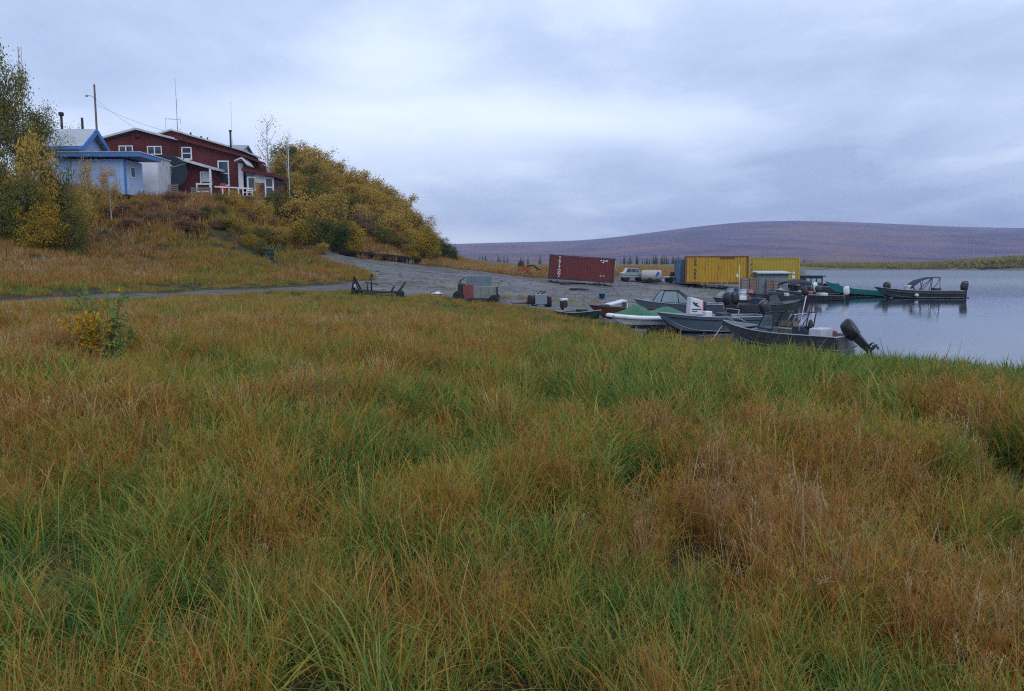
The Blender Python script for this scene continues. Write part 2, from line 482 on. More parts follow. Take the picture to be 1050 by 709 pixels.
def ground_mat():
    m = bpy.data.materials.new('ground'); m.use_nodes = True
    nt = m.node_tree; N, L = nt.nodes, nt.links
    b = N['Principled BSDF']; b.inputs['Roughness'].default_value = 0.95; b.inputs['Specular IOR Level'].default_value = 0.15
    tc = N.new('ShaderNodeTexCoord')
    def nz(s, d=5, r=.6):
        n = N.new('ShaderNodeTexNoise'); n.inputs['Scale'].default_value = s; n.inputs['Detail'].default_value = d; n.inputs['Roughness'].default_value = r
        L.new(tc.outputs['Object'], n.inputs['Vector']); return n.outputs['Fac']
    def rmp(f, stops):
        r = N.new('ShaderNodeValToRGB'); els = r.color_ramp.elements
        for i, (p, c) in enumerate(stops):
            el = els[i] if i < 2 else els.new(p)
            el.position = p; el.color = (*c, 1)
        L.new(f, r.inputs[0]); return r.outputs[0]
    def mx(f, a, c):
        q = N.new('ShaderNodeMix'); q.data_type = 'RGBA'
        L.new(f, q.inputs['Factor']); L.new(a, q.inputs['A']); L.new(c, q.inputs['B']); return q.outputs['Result']
    def att(n):
        a = N.new('ShaderNodeAttribute'); a.attribute_name = n; return a.outputs['Fac']
    soil = rmp(nz(1.3), [(0.3, (.035, .028, .014)), (0.72, (.10, .075, .035)), (.5, (.055, .05, .02))])
    golden = rmp(nz(0.12, 6), [(0.3, (.17, .135, .06)), (0.7, (.24, .165, .07)), (.5, (.12, .115, .05))])
    c = mx(att('far'), soil, golden)
    grv = rmp(nz(0.35, 8, .72), [(0.25, (.105, .104, .10)), (0.78, (.31, .305, .295)), (.5, (.20, .197, .19))])
    grf = rmp(nz(9.0, 4, .7), [(0.3, (.5, .5, .5)), (0.7, (1.25, 1.25, 1.25))])
    mpr = N.new('ShaderNodeMapping'); mpr.inputs['Scale'].default_value = (.16, 1.5, .6); mpr.inputs['Rotation'].default_value = (0, 0, -.12)
    L.new(tc.outputs['Object'], mpr.inputs[0])
    nr = N.new('ShaderNodeTexNoise'); nr.inputs['Scale'].default_value = 1.0; nr.inputs['Detail'].default_value = 7; nr.inputs['Roughness'].default_value = .65
    L.new(mpr.outputs[0], nr.inputs['Vector'])
    rut = rmp(nr.outputs['Fac'], [(0.38, (.55, .54, .52)), (0.6, (1.1, 1.1, 1.1)), (.46, (.95, .95, .95))])
    m0 = N.new('ShaderNodeMix'); m0.data_type = 'RGBA'; m0.blend_type = 'MULTIPLY'; m0.inputs['Factor'].default_value = .85
    L.new(grv, m0.inputs['A']); L.new(rut, m0.inputs['B']); grv = m0.outputs['Result']
    mm = N.new('ShaderNodeMix'); mm.data_type = 'RGBA'; mm.blend_type = 'MULTIPLY'; mm.inputs['Factor'].default_value = .8
    L.new(grv, mm.inputs['A']); L.new(grf, mm.inputs['B'])
    c = mx(att('gravel'), c, mm.outputs['Result'])
    tr = rmp(nz(1.1, 6, .65), [(0.3, (.085, .08, .074)), (0.72, (.185, .174, .162))])
    c = mx(att('track'), c, tr)
    L.new(c, b.inputs['Base Color'])
    bp = N.new('ShaderNodeBump'); bp.inputs['Strength'].default_value = 0.7; bp.inputs['Distance'].default_value = 0.12
    L.new(nz(5.0, 8, .7), bp.inputs['Height']); L.new(bp.outputs[0], b.inputs['Normal'])
    return m
M_ground = ground_mat()
idx = np.arange(na * nd).reshape(nd, na)
quads = np.stack([idx[:-1, :-1], idx[:-1, 1:], idx[1:, 1:], idx[1:, :-1]], -1).reshape(-1, 4)[:, ::-1]
qg = grav[quads].mean(1); qt = trk[quads].mean(1); qs = sh_d[quads].mean(1)
V3 = np.stack([GX, GY, GZ], 1)
def sub_obj(name, sel):
    fq = quads[sel]; u, inv = np.unique(fq, return_inverse=True)
    new_mesh_obj(name, V3[u], inv.reshape(-1, 4), M_ground, {'gravel': grav[u], 'track': trk[u], 'far': far_g[u]}, kind='structure')
g_sel = (qg > .5) & (qs > -1.5); t_sel = (qt > .5) & ~g_sel
sub_obj('gravel_beach', g_sel)
sub_obj('dirt_track', t_sel)
sub_obj('ground', ~(g_sel | t_sel))

# ------------------------------------------------------------------ water
def water_mat():
    m = bpy.data.materials.new('river_water'); m.use_nodes = True
    nt = m.node_tree; N, L = nt.nodes, nt.links
    b = N['Principled BSDF']
    b.inputs['Base Color'].default_value = (.02, .032, .045, 1); b.inputs['Roughness'].default_value = .09; b.inputs['IOR'].default_value = 1.333
    tc = N.new('ShaderNodeTexCoord')
    mp = N.new('ShaderNodeMapping'); mp.inputs['Scale'].default_value = (.6, 1.5, 1)
    L.new(tc.outputs['Object'], mp.inputs[0])
    n = N.new('ShaderNodeTexNoise'); n.inputs['Scale'].default_value = 1.1; n.inputs['Detail'].default_value = 4
    L.new(mp.outputs[0], n.inputs['Vector'])
    n2 = N.new('ShaderNodeTexNoise'); n2.inputs['Scale'].default_value = .06; n2.inputs['Detail'].default_value = 3
    L.new(mp.outputs[0], n2.inputs['Vector'])
    mr = N.new('ShaderNodeMapRange'); mr.inputs['From Min'].default_value = .42; mr.inputs['From Max'].default_value = .62; mr.inputs['To Min'].default_value = .25; mr.inputs['To Max'].default_value = 1
    L.new(n2.outputs['Fac'], mr.inputs['Value'])
    mu = N.new('ShaderNodeMath'); mu.operation = 'MULTIPLY'; L.new(n.outputs['Fac'], mu.inputs[0]); L.new(mr.outputs[0], mu.inputs[1])
    gp = N.new('ShaderNodeNewGeometry'); sx = N.new('ShaderNodeSeparateXYZ'); L.new(gp.outputs['Position'], sx.inputs[0])
    rr = N.new('ShaderNodeMapRange'); rr.inputs['From Min'].default_value = 78; rr.inputs['From Max'].default_value = 170; rr.inputs['To Min'].default_value = .06; rr.inputs['To Max'].default_value = .30
    L.new(sx.outputs['Y'], rr.inputs['Value']); L.new(rr.outputs[0], b.inputs['Roughness'])
    bp = N.new('ShaderNodeBump'); bp.inputs['Strength'].default_value = .26; bp.inputs['Distance'].default_value = .04
    L.new(mu.outputs[0], bp.inputs['Height']); L.new(bp.outputs[0], b.inputs['Normal'])
    return m
wb = MB(); wb.add([(2, 4, 0), (900, 4, 0), (900, 420, 0), (2, 420, 0)], [(0, 1, 2, 3)])
wb.build('water', water_mat(), kind='structure')

# ------------------------------------------------------------------ far hill
def hill():
    prof = [(-400, 262), (200, 256), (400, 252.5), (470, 250), (520, 248.5), (560, 247.5), (600, 246.5), (640, 242), (670, 238), (700, 234), (735, 230), (770, 227.6), (800, 226.6),
            (830, 226.4), (870, 227.6), (910, 229), (960, 231.5), (1000, 233), (1036, 233.5), (1120, 235), (1300, 240), (1700, 256)]
    pxs = np.array([p[0] for p in prof]); pys = np.array([p[1] for p in prof])
    xs = np.linspace(-400, 1700, 420); tops = np.interp(xs, pxs, pys)
    tops = np.convolve(np.pad(tops, 6, mode='edge'), np.ones(13) / 13, 'valid')
    ts = np.linspace(0, 1.25, 100)
    V = []
    for t in ts:
        Y = 1000 + 2200 * t
        for px, py in zip(xs, tops):
            p = pt(px, py, 3200)
            a = p.x / 3200
            ht = (p.z - 2)
            x = a * Y
            s = t if t <= 1 else 1 - (t - 1) * .8
            s = s * s * (3 - 2 * s) * .35 + s * .65 if t <= 1 else s
            gul = (fbm(np.array([x]), np.array([Y]), 420, 5)[0] - .5)
            V.append((x, Y, 0.6 + ht * (s + gul * .22 * math.sin(min(t, 1) * math.pi) )))
    n = len(xs); m_ = len(ts)
    ii = np.arange(n * m_).reshape(m_, n)
    fq = np.stack([ii[:-1, :-1], ii[:-1, 1:], ii[1:, 1:], ii[1:, :-1]], -1).reshape(-1, 4)
    m = mat('tundra', (.105, .070, .110), .95, .4, .008, dirt=(.20, .12, .105), dscale=.0035, dcut=(.46, .58), spec=.1)
    new_mesh_obj('hill', V, fq, m, kind='structure')
hill()

# ------------------------------------------------------------------ air
hm = bpy.data.materials.new('haze_air'); hm.use_nodes = True
hm.node_tree.nodes.remove(hm.node_tree.nodes['Principled BSDF'])
pv = hm.node_tree.nodes.new('ShaderNodeVolumePrincipled')
pv.inputs['Color'].default_value = (.58, .68, 1.0, 1)
pv.inputs['Density'].default_value = 0.00022
pv.inputs['Anisotropy'].default_value = 0.0
hm.node_tree.links.new(pv.outputs[0], hm.node_tree.nodes['Material Output'].inputs['Volume'])
MB().box((0, 1900, 118.75), (9000, 5200, 242.5)).build('haze', hm, kind='stuff')
# ------------------------------------------------------------------ grass
def grass_mat():
    m = bpy.data.materials.new('grass_blades'); m.use_nodes = True
    nt = m.node_tree; N, L = nt.nodes, nt.links
    N.remove(N['Principled BSDF']); out = N['Material Output']
    at = N.new('ShaderNodeAttribute'); at.attribute_name = 'ripeness'
    r = N.new('ShaderNodeValToRGB'); els = r.color_ramp.elements
    stops = GRASS_RAMP
    for i, (p, c) in enumerate(stops):
        el = els[0] if i == 0 else (els[-1] if i == len(stops) - 1 else els.new(p))
        el.position = p; el.color = (*c, 1)
    L.new(at.outputs['Fac'], r.inputs[0])
    d = N.new('ShaderNodeBsdfDiffuse'); tr = N.new('ShaderNodeBsdfTranslucent')
    L.new(r.outputs[0], d.inputs[0]); L.new(r.outputs[0], tr.inputs[0])
    ms = N.new('ShaderNodeMixShader'); ms.inputs[0].default_value = .27
    L.new(d.outputs[0], ms.inputs[1]); L.new(tr.outputs[0], ms.inputs[2])
    g = N.new('ShaderNodeBsdfGlossy'); g.inputs['Roughness'].default_value = .42; g.inputs['Color'].default_value = (.9, .95, 1, 1)
    m2 = N.new('ShaderNodeMixShader'); m2.inputs[0].default_value = .014
    L.new(ms.outputs[0], m2.inputs[1]); L.new(g.outputs[0], m2.inputs[2])
    L.new(m2.outputs[0], out.inputs['Surface'])
    return m
GRASS_RAMP = [(0.0, (.048, .132, .028)), (0.16, (.140, .255, .048)), (0.34, (.31, .315, .055)), (.50, (.425, .265, .044)), (.64, (.41, .155, .028)), (.84, (.36, .175, .060)), (1.0, (.56, .45, .25))]
M_grass = grass_mat()
CLUMPS = []     # blade clumps the grass is sown from: vertices, faces, tip amount, blade chance, deadness

def clump(name, n, rad, hmin, hmax, wid, seg, lean, curl, dead, heads=0.0, seed=0):
    r = np.random.default_rng(seed)
    V, Q, bt, br, bd = [], [], [], [], []
    for i in range(n):
        a0 = r.random() * 6.283; rr = rad * math.sqrt(r.random())
        p = np.array([rr * math.cos(a0), rr * math.sin(a0), -.03])
        az = a0 + r.normal(0, 1.1) if r.random() < .6 else r.random() * 6.283
        Ln = hmin + (hmax - hmin) * r.random()
        ph = abs(r.normal(0, lean)); k = abs(r.normal(curl, curl * .5))
        w0 = wid * (.6 + .8 * r.random())
        tw = r.random() * 6.283
        rd = r.random(); de = dead * r.random() + (.35 if r.random() < dead * .5 else 0)
        side = np.array([math.cos(tw), math.sin(tw), 0])
        dirh = np.array([math.cos(az), math.sin(az), 0])
        b = len(V); kink = r.random() < .16; kt = .35 + .4 * r.random()
        for j in range(seg + 1):
            t = j / seg
            w = w0 * (1 - t) ** .55 * (.55 + .45 * min(1, t * 4)) + .0004
            V.append(p - side * w / 2); V.append(p + side * w / 2)
            bt += [t, t]; br += [rd, rd]; bd += [de, de]
            an = ph + k * (t ** 1.5) + (1.1 if kink and t > kt else 0)
            an = min(an, 2.5)
            p = p + (np.array([0, 0, math.cos(an)]) + dirh * math.sin(an)) * (Ln / seg)
        for j in range(seg):
            Q.append((b + 2 * j, b + 2 * j + 1, b + 2 * j + 3, b + 2 * j + 2))
        if r.random() < heads:                       # loose seed head: short side branches round the tip
            tipn = V[-1]; base = V[-2 - 2 * max(1, seg // 3)]
            for q in range(11):
                u = q / 11; c = base * (1 - u) + tipn * u
                az2 = r.random() * 6.283; l2 = (.10 - .07 * u) * (.6 + .7 * r.random())
                dv = np.array([math.cos(az2) * .8, math.sin(az2) * .8, .55]) * l2
                sv = np.array([-math.sin(az2), math.cos(az2), 0]) * wid * .30
                bb = len(V)
                V += [c - sv * .3, c + sv * .3, c + dv + sv, c + dv - sv]
                bt += [.35] * 4; br += [rd] * 4; bd += [de * .6] * 4
                Q.append((bb, bb + 1, bb + 2, bb + 3))
    CLUMPS.append((np.array(V), np.array(Q), np.array(bt), np.array(br), np.array(bd)))
KIND = {}
ki = 0
def kinds(key, num, *a, **k):
    global ki
    KIND[key] = []
    for s in range(num):
        clump(key, *a, seed=ki * 7 + 3, **k)
        KIND[key].append(ki); ki += 1
#      key          n    n    rad  hmin hmax wid  seg lean curl dead heads
kinds('sedge', 6, 42, .105, .34, .98, .0125, 7, .24, 1.55, .08)
kinds('russet', 5, 44, .085, .36, .86, .0076, 5, .13, .32, .16, heads=.30)
kinds('lodged', 4, 34, .22, .42, .95, .0108, 7, .95, .75, .45)
kinds('short', 3, 40, .20, .10, .38, .0080, 5, .45, .8, .35)
kinds('msedge', 4, 40, .16, .30, .84, .0165, 5, .24, 1.3, .08)
kinds('mrusset', 4, 44, .14, .32, .80, .0115, 4, .14, .36, .15, heads=.25)
kinds('fsedge', 3, 38, .5, .24, .6, .032, 3, .22, .7, .10)
kinds('frusset', 3, 42, .5, .26, .62, .024, 3, .18, .4, .22, heads=.15)

def grass_object(name, P, Z, idx_, scl, rus, label_kind='stuff'):
    n = len(P)
    az = rng.random(n) * 6.283; tx = rng.normal(0, .08, n); ty = rng.normal(0, .08, n)
    Vs, Fs, As, base = [], [], [], 0
    for k, (V, Q, bt, br, bd) in enumerate(CLUMPS):
        s_ = np.where(idx_ == k)[0]
        if not len(s_): continue
        c, sn = np.cos(az[s_])[:, None], np.sin(az[s_])[:, None]
        x = V[:, 0][None] * scl[s_, 0][:, None]; y = V[:, 1][None] * scl[s_, 1][:, None]; z = V[:, 2][None] * scl[s_, 2][:, None]
        xr = x * c - y * sn + z * tx[s_][:, None]; yr = x * sn + y * c + z * ty[s_][:, None]
        W = np.stack([xr + P[s_, 0][:, None], yr + P[s_, 1][:, None], z + Z[s_][:, None]], -1).reshape(-1, 3).astype(np.float32)
        f = rus[s_][:, None] * .62 + (br[None] - .5) * .42 + bt[None] * .13 + bd[None] * .42 + rng.normal(0, .13, (len(s_), 1))
        As.append(np.clip(f, 0, 1).astype(np.float32).ravel())
        nv = len(V)
        Fs.append((Q[None] + (base + np.arange(len(s_)) * nv)[:, None, None]).reshape(-1, 4).astype(np.int32))
        Vs.append(W); base += len(W)
    o = new_mesh_obj(name, np.concatenate(Vs), np.concatenate(Fs), M_grass, {'ripeness': np.concatenate(As)}, check=False, kind=label_kind)
    print(name, 'quads', len(o.data.polygons))
    return o

def scatter(n, rmin, rmax, amax=44, power=1.0):
    """points of the ground fan, denser near the camera"""
    u = rng.random(n)
    r = (rmin ** power + (rmax ** power - rmin ** power) * u) ** (1 / power)
    a = np.radians((rng.random(n) * 2 - 1) * amax)
    return np.stack([r * np.sin(a), r * np.cos(a)], 1)

def pix(P, Z):
    """where a ground point shows in the photograph (to place the green and russet drifts that grow there)"""
    dy, dz = P[:, 1], Z - CAMZ
    dep = dy * math.cos(TH) - dz * math.sin(TH)
    return 525 + F * P[:, 0] / dep, 354.5 - F * (dy * math.sin(TH) + dz * math.cos(TH)) / dep

def russetness(P, Z):
    x, y = P[:, 0], P[:, 1]
    r = .40 + (fbm(x, y, .7, 3) - .5) * 1.35 + (fbm(x + 50, y + 9, 4.5, 3) - .5) * .6
    # drifts as they grow in the meadow: (x, y, radius x, radius y, amount), metres
    for (cx_, cy_, rx, ry, k) in DRIFTS:
        r = r + k * np.exp(-((x - cx_) / rx) ** 2 - ((y - cy_) / ry) ** 2)
    return np.clip(r, 0, 1.05)
DRIFTS = [(9.5, 18, 5, 7, -.42), (2.5, 15, 4, 6, -.25), (12, 22, 5, 4, -.35), (-.6, 6.0, .7, 1.4, -.55), (-2.2, 3.6, 1.0, .9, -.50), (.5, 3.5, .5, .6, -.35), (-2.6, 5.4, .5, .8, -.4), (1.5, 9.5, 1.8, 1.6, -.28), (5.2, 11.5, 2.0, 2.2, -.2),
          (-6, 9, 4, 4, .18), (-3, 6.4, 1.2, 1.2, .18), (1.7, 5.0, .8, 1.2, .42), (2.6, 5.4, 1.2, 1.3, .22), (-3.6, 5.2, .5, .8, .4), (3.4, 7.8, 1.4, 1.2, .05), (-12, 25, 10, 9, .16), (-5, 38, 9, 7, .16), (.6, 3.4, .9, .6, -.15), (6, 8, 2, 2, .2),
          (-14, 14, 6, 5, .12), (-8, 19, 9, 6, .30), (-3, 13, 4, 3, .12), (1.8, 3.6, 1.0, .8, .12)]

def meadow():
    parts = []
    #           count  rmin rmax power kinds weights
    bands = [(4300, 1.3, 9, 1.5, ('sedge', 'russet', 'lodged', 'short')), (10500, 7, 22, 1.5, ('msedge', 'mrusset', 'lodged', 'msedge')), (18000, 19, 64, 1.45, ('fsedge', 'frusset', 'frusset', 'fsedge'))]
    Ps, Zs, Is, Ss, Rs = [], [], [], [], []
    for n, r0, r1, pw, kk in bands:
        P = scatter(int(n * 1.22), r0, r1, 42, pw)
        P = P[fbm(P[:, 0] + 31, P[:, 1] + 71, .8 if r0 < 10 else 1.7, 2) > .345 + .12 * rng.random(len(P))]
        P = np.concatenate([P, scatter(int(n * .16), r0, r1, 42, pw)])
        sd = sdist(P, SHORE); gd = sdist(P, GRAVEL) + (fbm(P[:, 0], P[:, 1], 2.5, 4) - .5) * 2.6; td = np.minimum(seg_dist(P, TRACK, False), seg_dist(P, UPTRACK, False) + 1.4)
        keep = (sd > (-.25)) & ((gd > .15) | ((gd > -9) & (rng.random(len(P)) < .16) & (fbm(P[:, 0] + 2, P[:, 1] + 8, 3.5, 3) > .60))) & (td > 1.45 + .5 * fbm(P[:, 0], P[:, 1], 1, 2))
        keep &= ~((P[:, 0] > 5.2) & (P[:, 1] > 33) & (sd < 3))
        P = P[keep]; sd = sd[keep]; td = td[keep]; Z = height(P); k2 = (Z > -.25) & (Z < 3.2); P = P[k2]; Z = Z[k2]; sd = sd[k2]; td = td[k2]
        ru = russetness(P, Z)
        bare = fbm(P[:, 0] + 11, P[:, 1] + 3, 1.1, 3)
        lod = fbm(P[:, 0] + 77, P[:, 1] + 13, 2.0, 2)
        u = rng.random(len(P)); ii = np.empty(len(P), int)
        for q in range(len(P)):
            near_l = .40 if P[q, 1] < 4.6 and P[q, 0] < 1.0 else .12 if P[q, 1] < 5.5 else 0
            if kk[2] == 'lodged' and u[q] < (.15 + near_l + .25 * (lod[q] > .58)): key = 'lodged'
            elif kk[3] == 'short' and bare[q] < .36: key = 'short'
            else: key = kk[1] if rng.random() < ru[q] * 1.05 - .05 else kk[0]
            ii[q] = rng.choice(KIND[key])
        hs = .38 + .56 * fbm(P[:, 0] + 5, P[:, 1] + 60, 1.1, 3) * (.35 + 1.2 * rng.random(len(P)))
        if kk[3] == 'short': hs = hs * (.66 + .30 * sstep(3, 8, P[:, 1]))
        hs = hs * (1 - .40 * sstep(26, 44, P[:, 1])) * (1 + .3 * np.exp(-((sd - .5) / 1.5) ** 2))
        hs = hs * (1 - .45 * np.exp(-((td - 1.2) / 1.1) ** 2))
        hs = hs * (1 - .68 * np.exp(-((P[:, 0] - 8.6) / 3.6) ** 2 - ((P[:, 1] - 25.5) / 2.2) ** 2)) * (1 - .55 * np.exp(-((P[:, 0] + 7.5) / .9) ** 2 - ((P[:, 1] - 13.4) / .9) ** 2))
        if kk[3] != 'short': hs = hs * (.75 + .5 * sstep(.3, .5, bare))
        ru = ru + np.exp(-np.maximum(sd, 0) / 2.2) * -.35 * (P[:, 1] < 32)
        Ps.append(P); Zs.append(Z); Is.append(ii); isr = np.isin(ii, KIND['russet'] + KIND['mrusset'] + KIND['frusset'])
        ru = np.where(isr, .48 + .5 * ru, .04 + .62 * ru)
        Rs.append(np.clip(ru, 0, 1.05))
        Ss.append(np.column_stack([hs * 1.05, hs * 1.05, hs]))
    grass_object('meadow_grass', np.concatenate(Ps), np.concatenate(Zs), np.concatenate(Is), np.concatenate(Ss), np.concatenate(Rs))
meadow()

def slope_grass():
    P = np.concatenate([scatter(22000, 40, 96, 42, 1.3), np.column_stack([rng.uniform(-8, 32, 5200), rng.uniform(76, 118, 5200)])])
    gd = sdist(P, GRAVEL) + (fbm(P[:, 0], P[:, 1], 2.5, 4) - .5) * 2.6; sd = sdist(P, SHORE)
    td = np.minimum(seg_dist(P, TRACK, False), seg_dist(P, UPTRACK, False) + .5)
    Z = height(P)
    ok = (gd > .3) & (td > 1.4) & (sd > .5) & (((Z > 1.9) & (P[:, 0] < -6)) | (P[:, 1] > 74) & (P[:, 0] > -9)) & ~((Z > 9.2) & (P[:, 0] < -22) & (P[:, 1] > 70))
    P, Z = P[ok], Z[ok]
    fpx, fpy = pix(P, Z)
    ru = .80 + (fbm(P[:, 0], P[:, 1], 5, 3) - .5) * 1.4 + .12 * sstep(5, 8, Z) + .2 * (P[:, 0] > -9) * (P[:, 1] > 74)
    ru -= .45 * np.exp(-((fpx - 290) / 45) ** 2 - ((fpy - 262) / 9) ** 2) + .35 * np.exp(-((fpx - 40) / 30) ** 2 - ((fpy - 258) / 10) ** 2)
    ii = np.where(rng.random(len(P)) < .75, rng.choice(KIND['frusset'], len(P)), rng.choice(KIND['fsedge'], len(P)))
    hs = (.8 + .7 * rng.random(len(P))) * (.75 + .6 * sstep(4, 7, Z) * fbm(P[:, 0], P[:, 1], 4, 2) * 1.6)
    grass_object('hillside_grass', P, Z, ii, np.column_stack([hs * 1.15, hs * 1.15, hs]), np.clip(ru, 0, 1.02))
slope_grass()
# ------------------------------------------------------------------ buildings on the bluff
M_red = mat('red_siding', (.105, .017, .016), .8, .3, 1.1, dirt=(.08, .018, .018), dscale=.8)
M_redd = mat('dark_red_trim', (.10, .016, .016), .75, .12, 2.0)
M_white = mat('white_paint', (.74, .76, .80), .55, .06, 2.0, dirt=(.55, .56, .58), dscale=1.5)
M_offw = mat('weathered_white', (.55, .57, .60), .65, .10, 1.5, dirt=(.36, .36, .37), dscale=.9)
M_blue = mat('blue_paint', (.075, .20, .50), .6, .08, 1.2, dirt=(.05, .14, .38), dscale=.6)
M_lblue = mat('light_blue_siding', (.34, .50, .80), .65, .16, 1.0, dirt=(.24, .35, .58), dscale=.9, streak=True)
M_roofg = mat('pale_metal_roof', (.42, .45, .49), .5, .12, 1.0, dirt=(.24, .22, .20), dscale=.5, dcut=(.5, .72))
M_glass = glass_mat('window_glass', (.03, .045, .07), .06)
M_dark = mat('dark_timber', (.035, .032, .032), .85, .3, 3.0)
M_wood = mat('grey_timber', (.21, .19, .165), .85, .2, 3.0, dirt=(.12, .105, .09), dscale=3)
M_gal = mat('galvanised_metal', (.38, .40, .43), .45, .12, 2.0, metal=.5)
M_black = mat('black_metal', (.022, .023, .026), .55, .2, 2.0)
M_rubber = mat('black_rubber', (.018, .018, .019), .85, .15, 5.0)
M_rust = mat('rusty_metal', (.22, .075, .032), .85, .3, 3.0, dirt=(.08, .035, .02), dscale=2.5)

def grooves(mb, x0, x1, z0, z1, y, step, w=.03, d=.02):
    pass

def siding_face(mb, x0, x1, z0, ztop, y, pitch=.22, d=.018):
    """board siding facing the river: each board stands a little proud; ztop(x) is the roof line"""
    z = z0; zmax = max(ztop(x0 + (x1 - x0) * q / 24) for q in range(25))
    while z < zmax:
        zb = min(z + pitch, zmax)
        xs = [x0 + (x1 - x0) * q / 120 for q in range(121)]
        ok = [x for x in xs if ztop(x) >= z + .02]
        if ok:
            a, b = min(ok), max(ok)
            za, zc = min(zb, ztop(a)), min(zb, ztop(b))
            mb.add([(a, y - d, z), (b, y - d, z), (b, y, zc), (a, y, za), (a, y, z), (b, y, z)], [(0, 1, 2, 3), (4, 5, 1, 0)])
        z += pitch

def window(parent, x0, x1, z0, z1, y, panes=1, rows=1, fr=.09, label=None):
    """frame, glass behind it; faces -Y"""
    mb = MB()
    t = .07
    mb.box(((x0 + x1) / 2, y - .03, z1 - fr / 2), (x1 - x0, t, fr)); mb.box(((x0 + x1) / 2, y - .05, z0 + fr / 2), (x1 - x0 + .06, t + .05, fr))
    mb.box((x0 + fr / 2, y - .03, (z0 + z1) / 2), (fr, t, z1 - z0 - 2 * fr)); mb.box((x1 - fr / 2, y - .03, (z0 + z1) / 2), (fr, t, z1 - z0 - 2 * fr))
    for i in range(1, panes):
        x = x0 + (x1 - x0) * i / panes
        mb.box((x, y - .03, (z0 + z1) / 2), (fr * 1.2, t - .01, z1 - z0 - 2 * fr))
    for j in range(1, rows):
        z = z0 + (z1 - z0) * j / rows
        mb.box(((x0 + x1) / 2, y - .034, z), (x1 - x0 - 2 * fr, t - .02, fr * .8))
    f = mb.build('window', M_white, parent)
    g = MB(); g.box(((x0 + x1) / 2, y - .012, (z0 + z1) / 2), (x1 - x0 - fr, .02, z1 - z0 - fr)); g.build('pane', M_glass, f)
    if label: f['label'] = label
    return f

def slab(mb, pts, t):
    """a thin slab: top polygon pts, thickness t downwards"""
    n = len(pts)
    vs = [Vector(p) for p in pts] + [Vector(p) - Vector((0, 0, t)) for p in pts]
    mb.add(vs, [tuple(range(n)), tuple(range(n, 2 * n))[::-1]] + [(i, n + i, n + (i + 1) % n, (i + 1) % n) for i in range(n)])

def X(px, Y, py=172): return pt(px, py, Y).x
def Zp(py, Y, px=525): return pt(px, py, Y).z

def blue_cabin():
    base = hz(-35.5, 69.5) - .3
    O = Vector((-36.5, 69.5, base))
    t = thing('blue_cabin', O, 0, 'blue painted cabin with pale gable roof and flat roofed front room', 'cabin')
    L = lambda p: Vector(p) - O
    x0, x1 = X(60, 68), X(128, 68)
    zr = Zp(157, 67.5)
    b = MB()
    b.box(L(((x0 + x1) / 2, 69.6, (base + zr - .45) / 2)), (x1 - x0, 3.2, zr - .45 - base))
    # vertical board battens
    k = x0 + .2
    while k < x1 - .1:
        b.box(L((k, 67.985, (base + zr - .45) / 2)), (.05, .03, zr - .45 - base - .02)); k += .42
    b.build('front_room', M_lblue, t)
    e = MB(); e.box(L((x1 + .004, 67.996, (base + zr - .45) / 2)), (.2, .05, zr - .47 - base)); e.build('corner_board', M_blue, t)
    r = MB(); xr = X(150, 68.3)
    r.box(L(((x0 - .4 + xr) / 2, 69.3, zr - .16)), (xr - x0 + .4, 4.0, .32)); r.build('roof_fascia', M_blue, t)
    r = MB(); r.box(L(((x0 - .45 + xr + .05) / 2, 69.3, zr + .06)), (xr - x0 + .5, 4.1, .09)); r.build('flat_roof', M_roofg, t)
    sw = MB(); sw.box(L((x1 + .012, 69.6, (base + zr - .45) / 2)), (.03, 2.9, zr - .5 - base)); sw.build('side_wall', mat('skylit_blue_siding', (.42, .54, .76), .65, .1, 1.2), t)  # lighter panel over the right wall: open-sky light put into its colour
    # small window in the side wall (facing right)
    w = MB(); w.box(L((x1 + .04, 69.3, base + 2.0)), (.06, .8, .95)); fr = w.build('window', M_white, t)
    w = MB(); w.box(L((x1 + .065, 69.3, base + 2.0)), (.03, .62, .75)); w.build('pane', M_glass, fr)
    # gabled house behind
    ya, yr, yb = 72.0, 74.6, 77.2
    xa, xb = X(40, 74.6), X(101, 74.6)
    zt = Zp(132.5, 74.6, 101); ze = Zp(149.5, 72, 92)
    bo = base + .2
    g = MB(); g.prism([(p[0] - O.y, p[1] - O.z) for p in [(ya + .35, bo), (yb - .35, bo), (yb - .35, ze - .1), (yr, zt - .32), (ya + .35, ze - .1)]], 'x', xa - O.x + .3, xb - O.x - .55)
    g.build('wall', M_lblue, t)
    g = MB()
    for (y0_, z0_, y1_, z1_) in ((ya, ze, yr, zt), (yb, ze, yr, zt)):
        slab(g, [L((xa, y0_, z0_)), L((xb, y0_, z0_)), L((xb, y1_, z1_)), L((xa, y1_, z1_))][:: (1 if y0_ < y1_ else -1)], .14)
    rf = g.build('roof', M_roofg, t)
    g = MB()
    for (y0_, y1_) in ((ya - .02, yr), (yb + .02, yr)):
        slab(g, [L((xb - .02, y0_, ze - .02)), L((xb + .1, y0_, ze - .02)), L((xb + .1, y1_, zt + .02)), L((xb - .02, y1_, zt + .02))], .52)
    g.build('barge_board', M_blue, t)
    g = MB(); g.box(L(((xa + xb) / 2, ya - .03, ze - .2)), (xb - xa, .06, .3)); g.build('eave_board', M_blue, t)
    for px, py0, cap in ((66, 119, True), (87, 121, False)):
        c = MB(); x = X(px, 75.2); z1 = Zp(py0, 75.2, px)
        c.tube([L((x, 75.2, zt - .5)), L((x, 75.2, z1))], .11, 10)
        ch = c.build('stovepipe', M_black, rf)
        if cap:
            c = MB(); c.lathe([(.2, 0), (.24, .12), (.24, .28), (.16, .34)], L((x, 75.2, z1)), 12); c.build('cap', M_black, t)
blue_cabin()

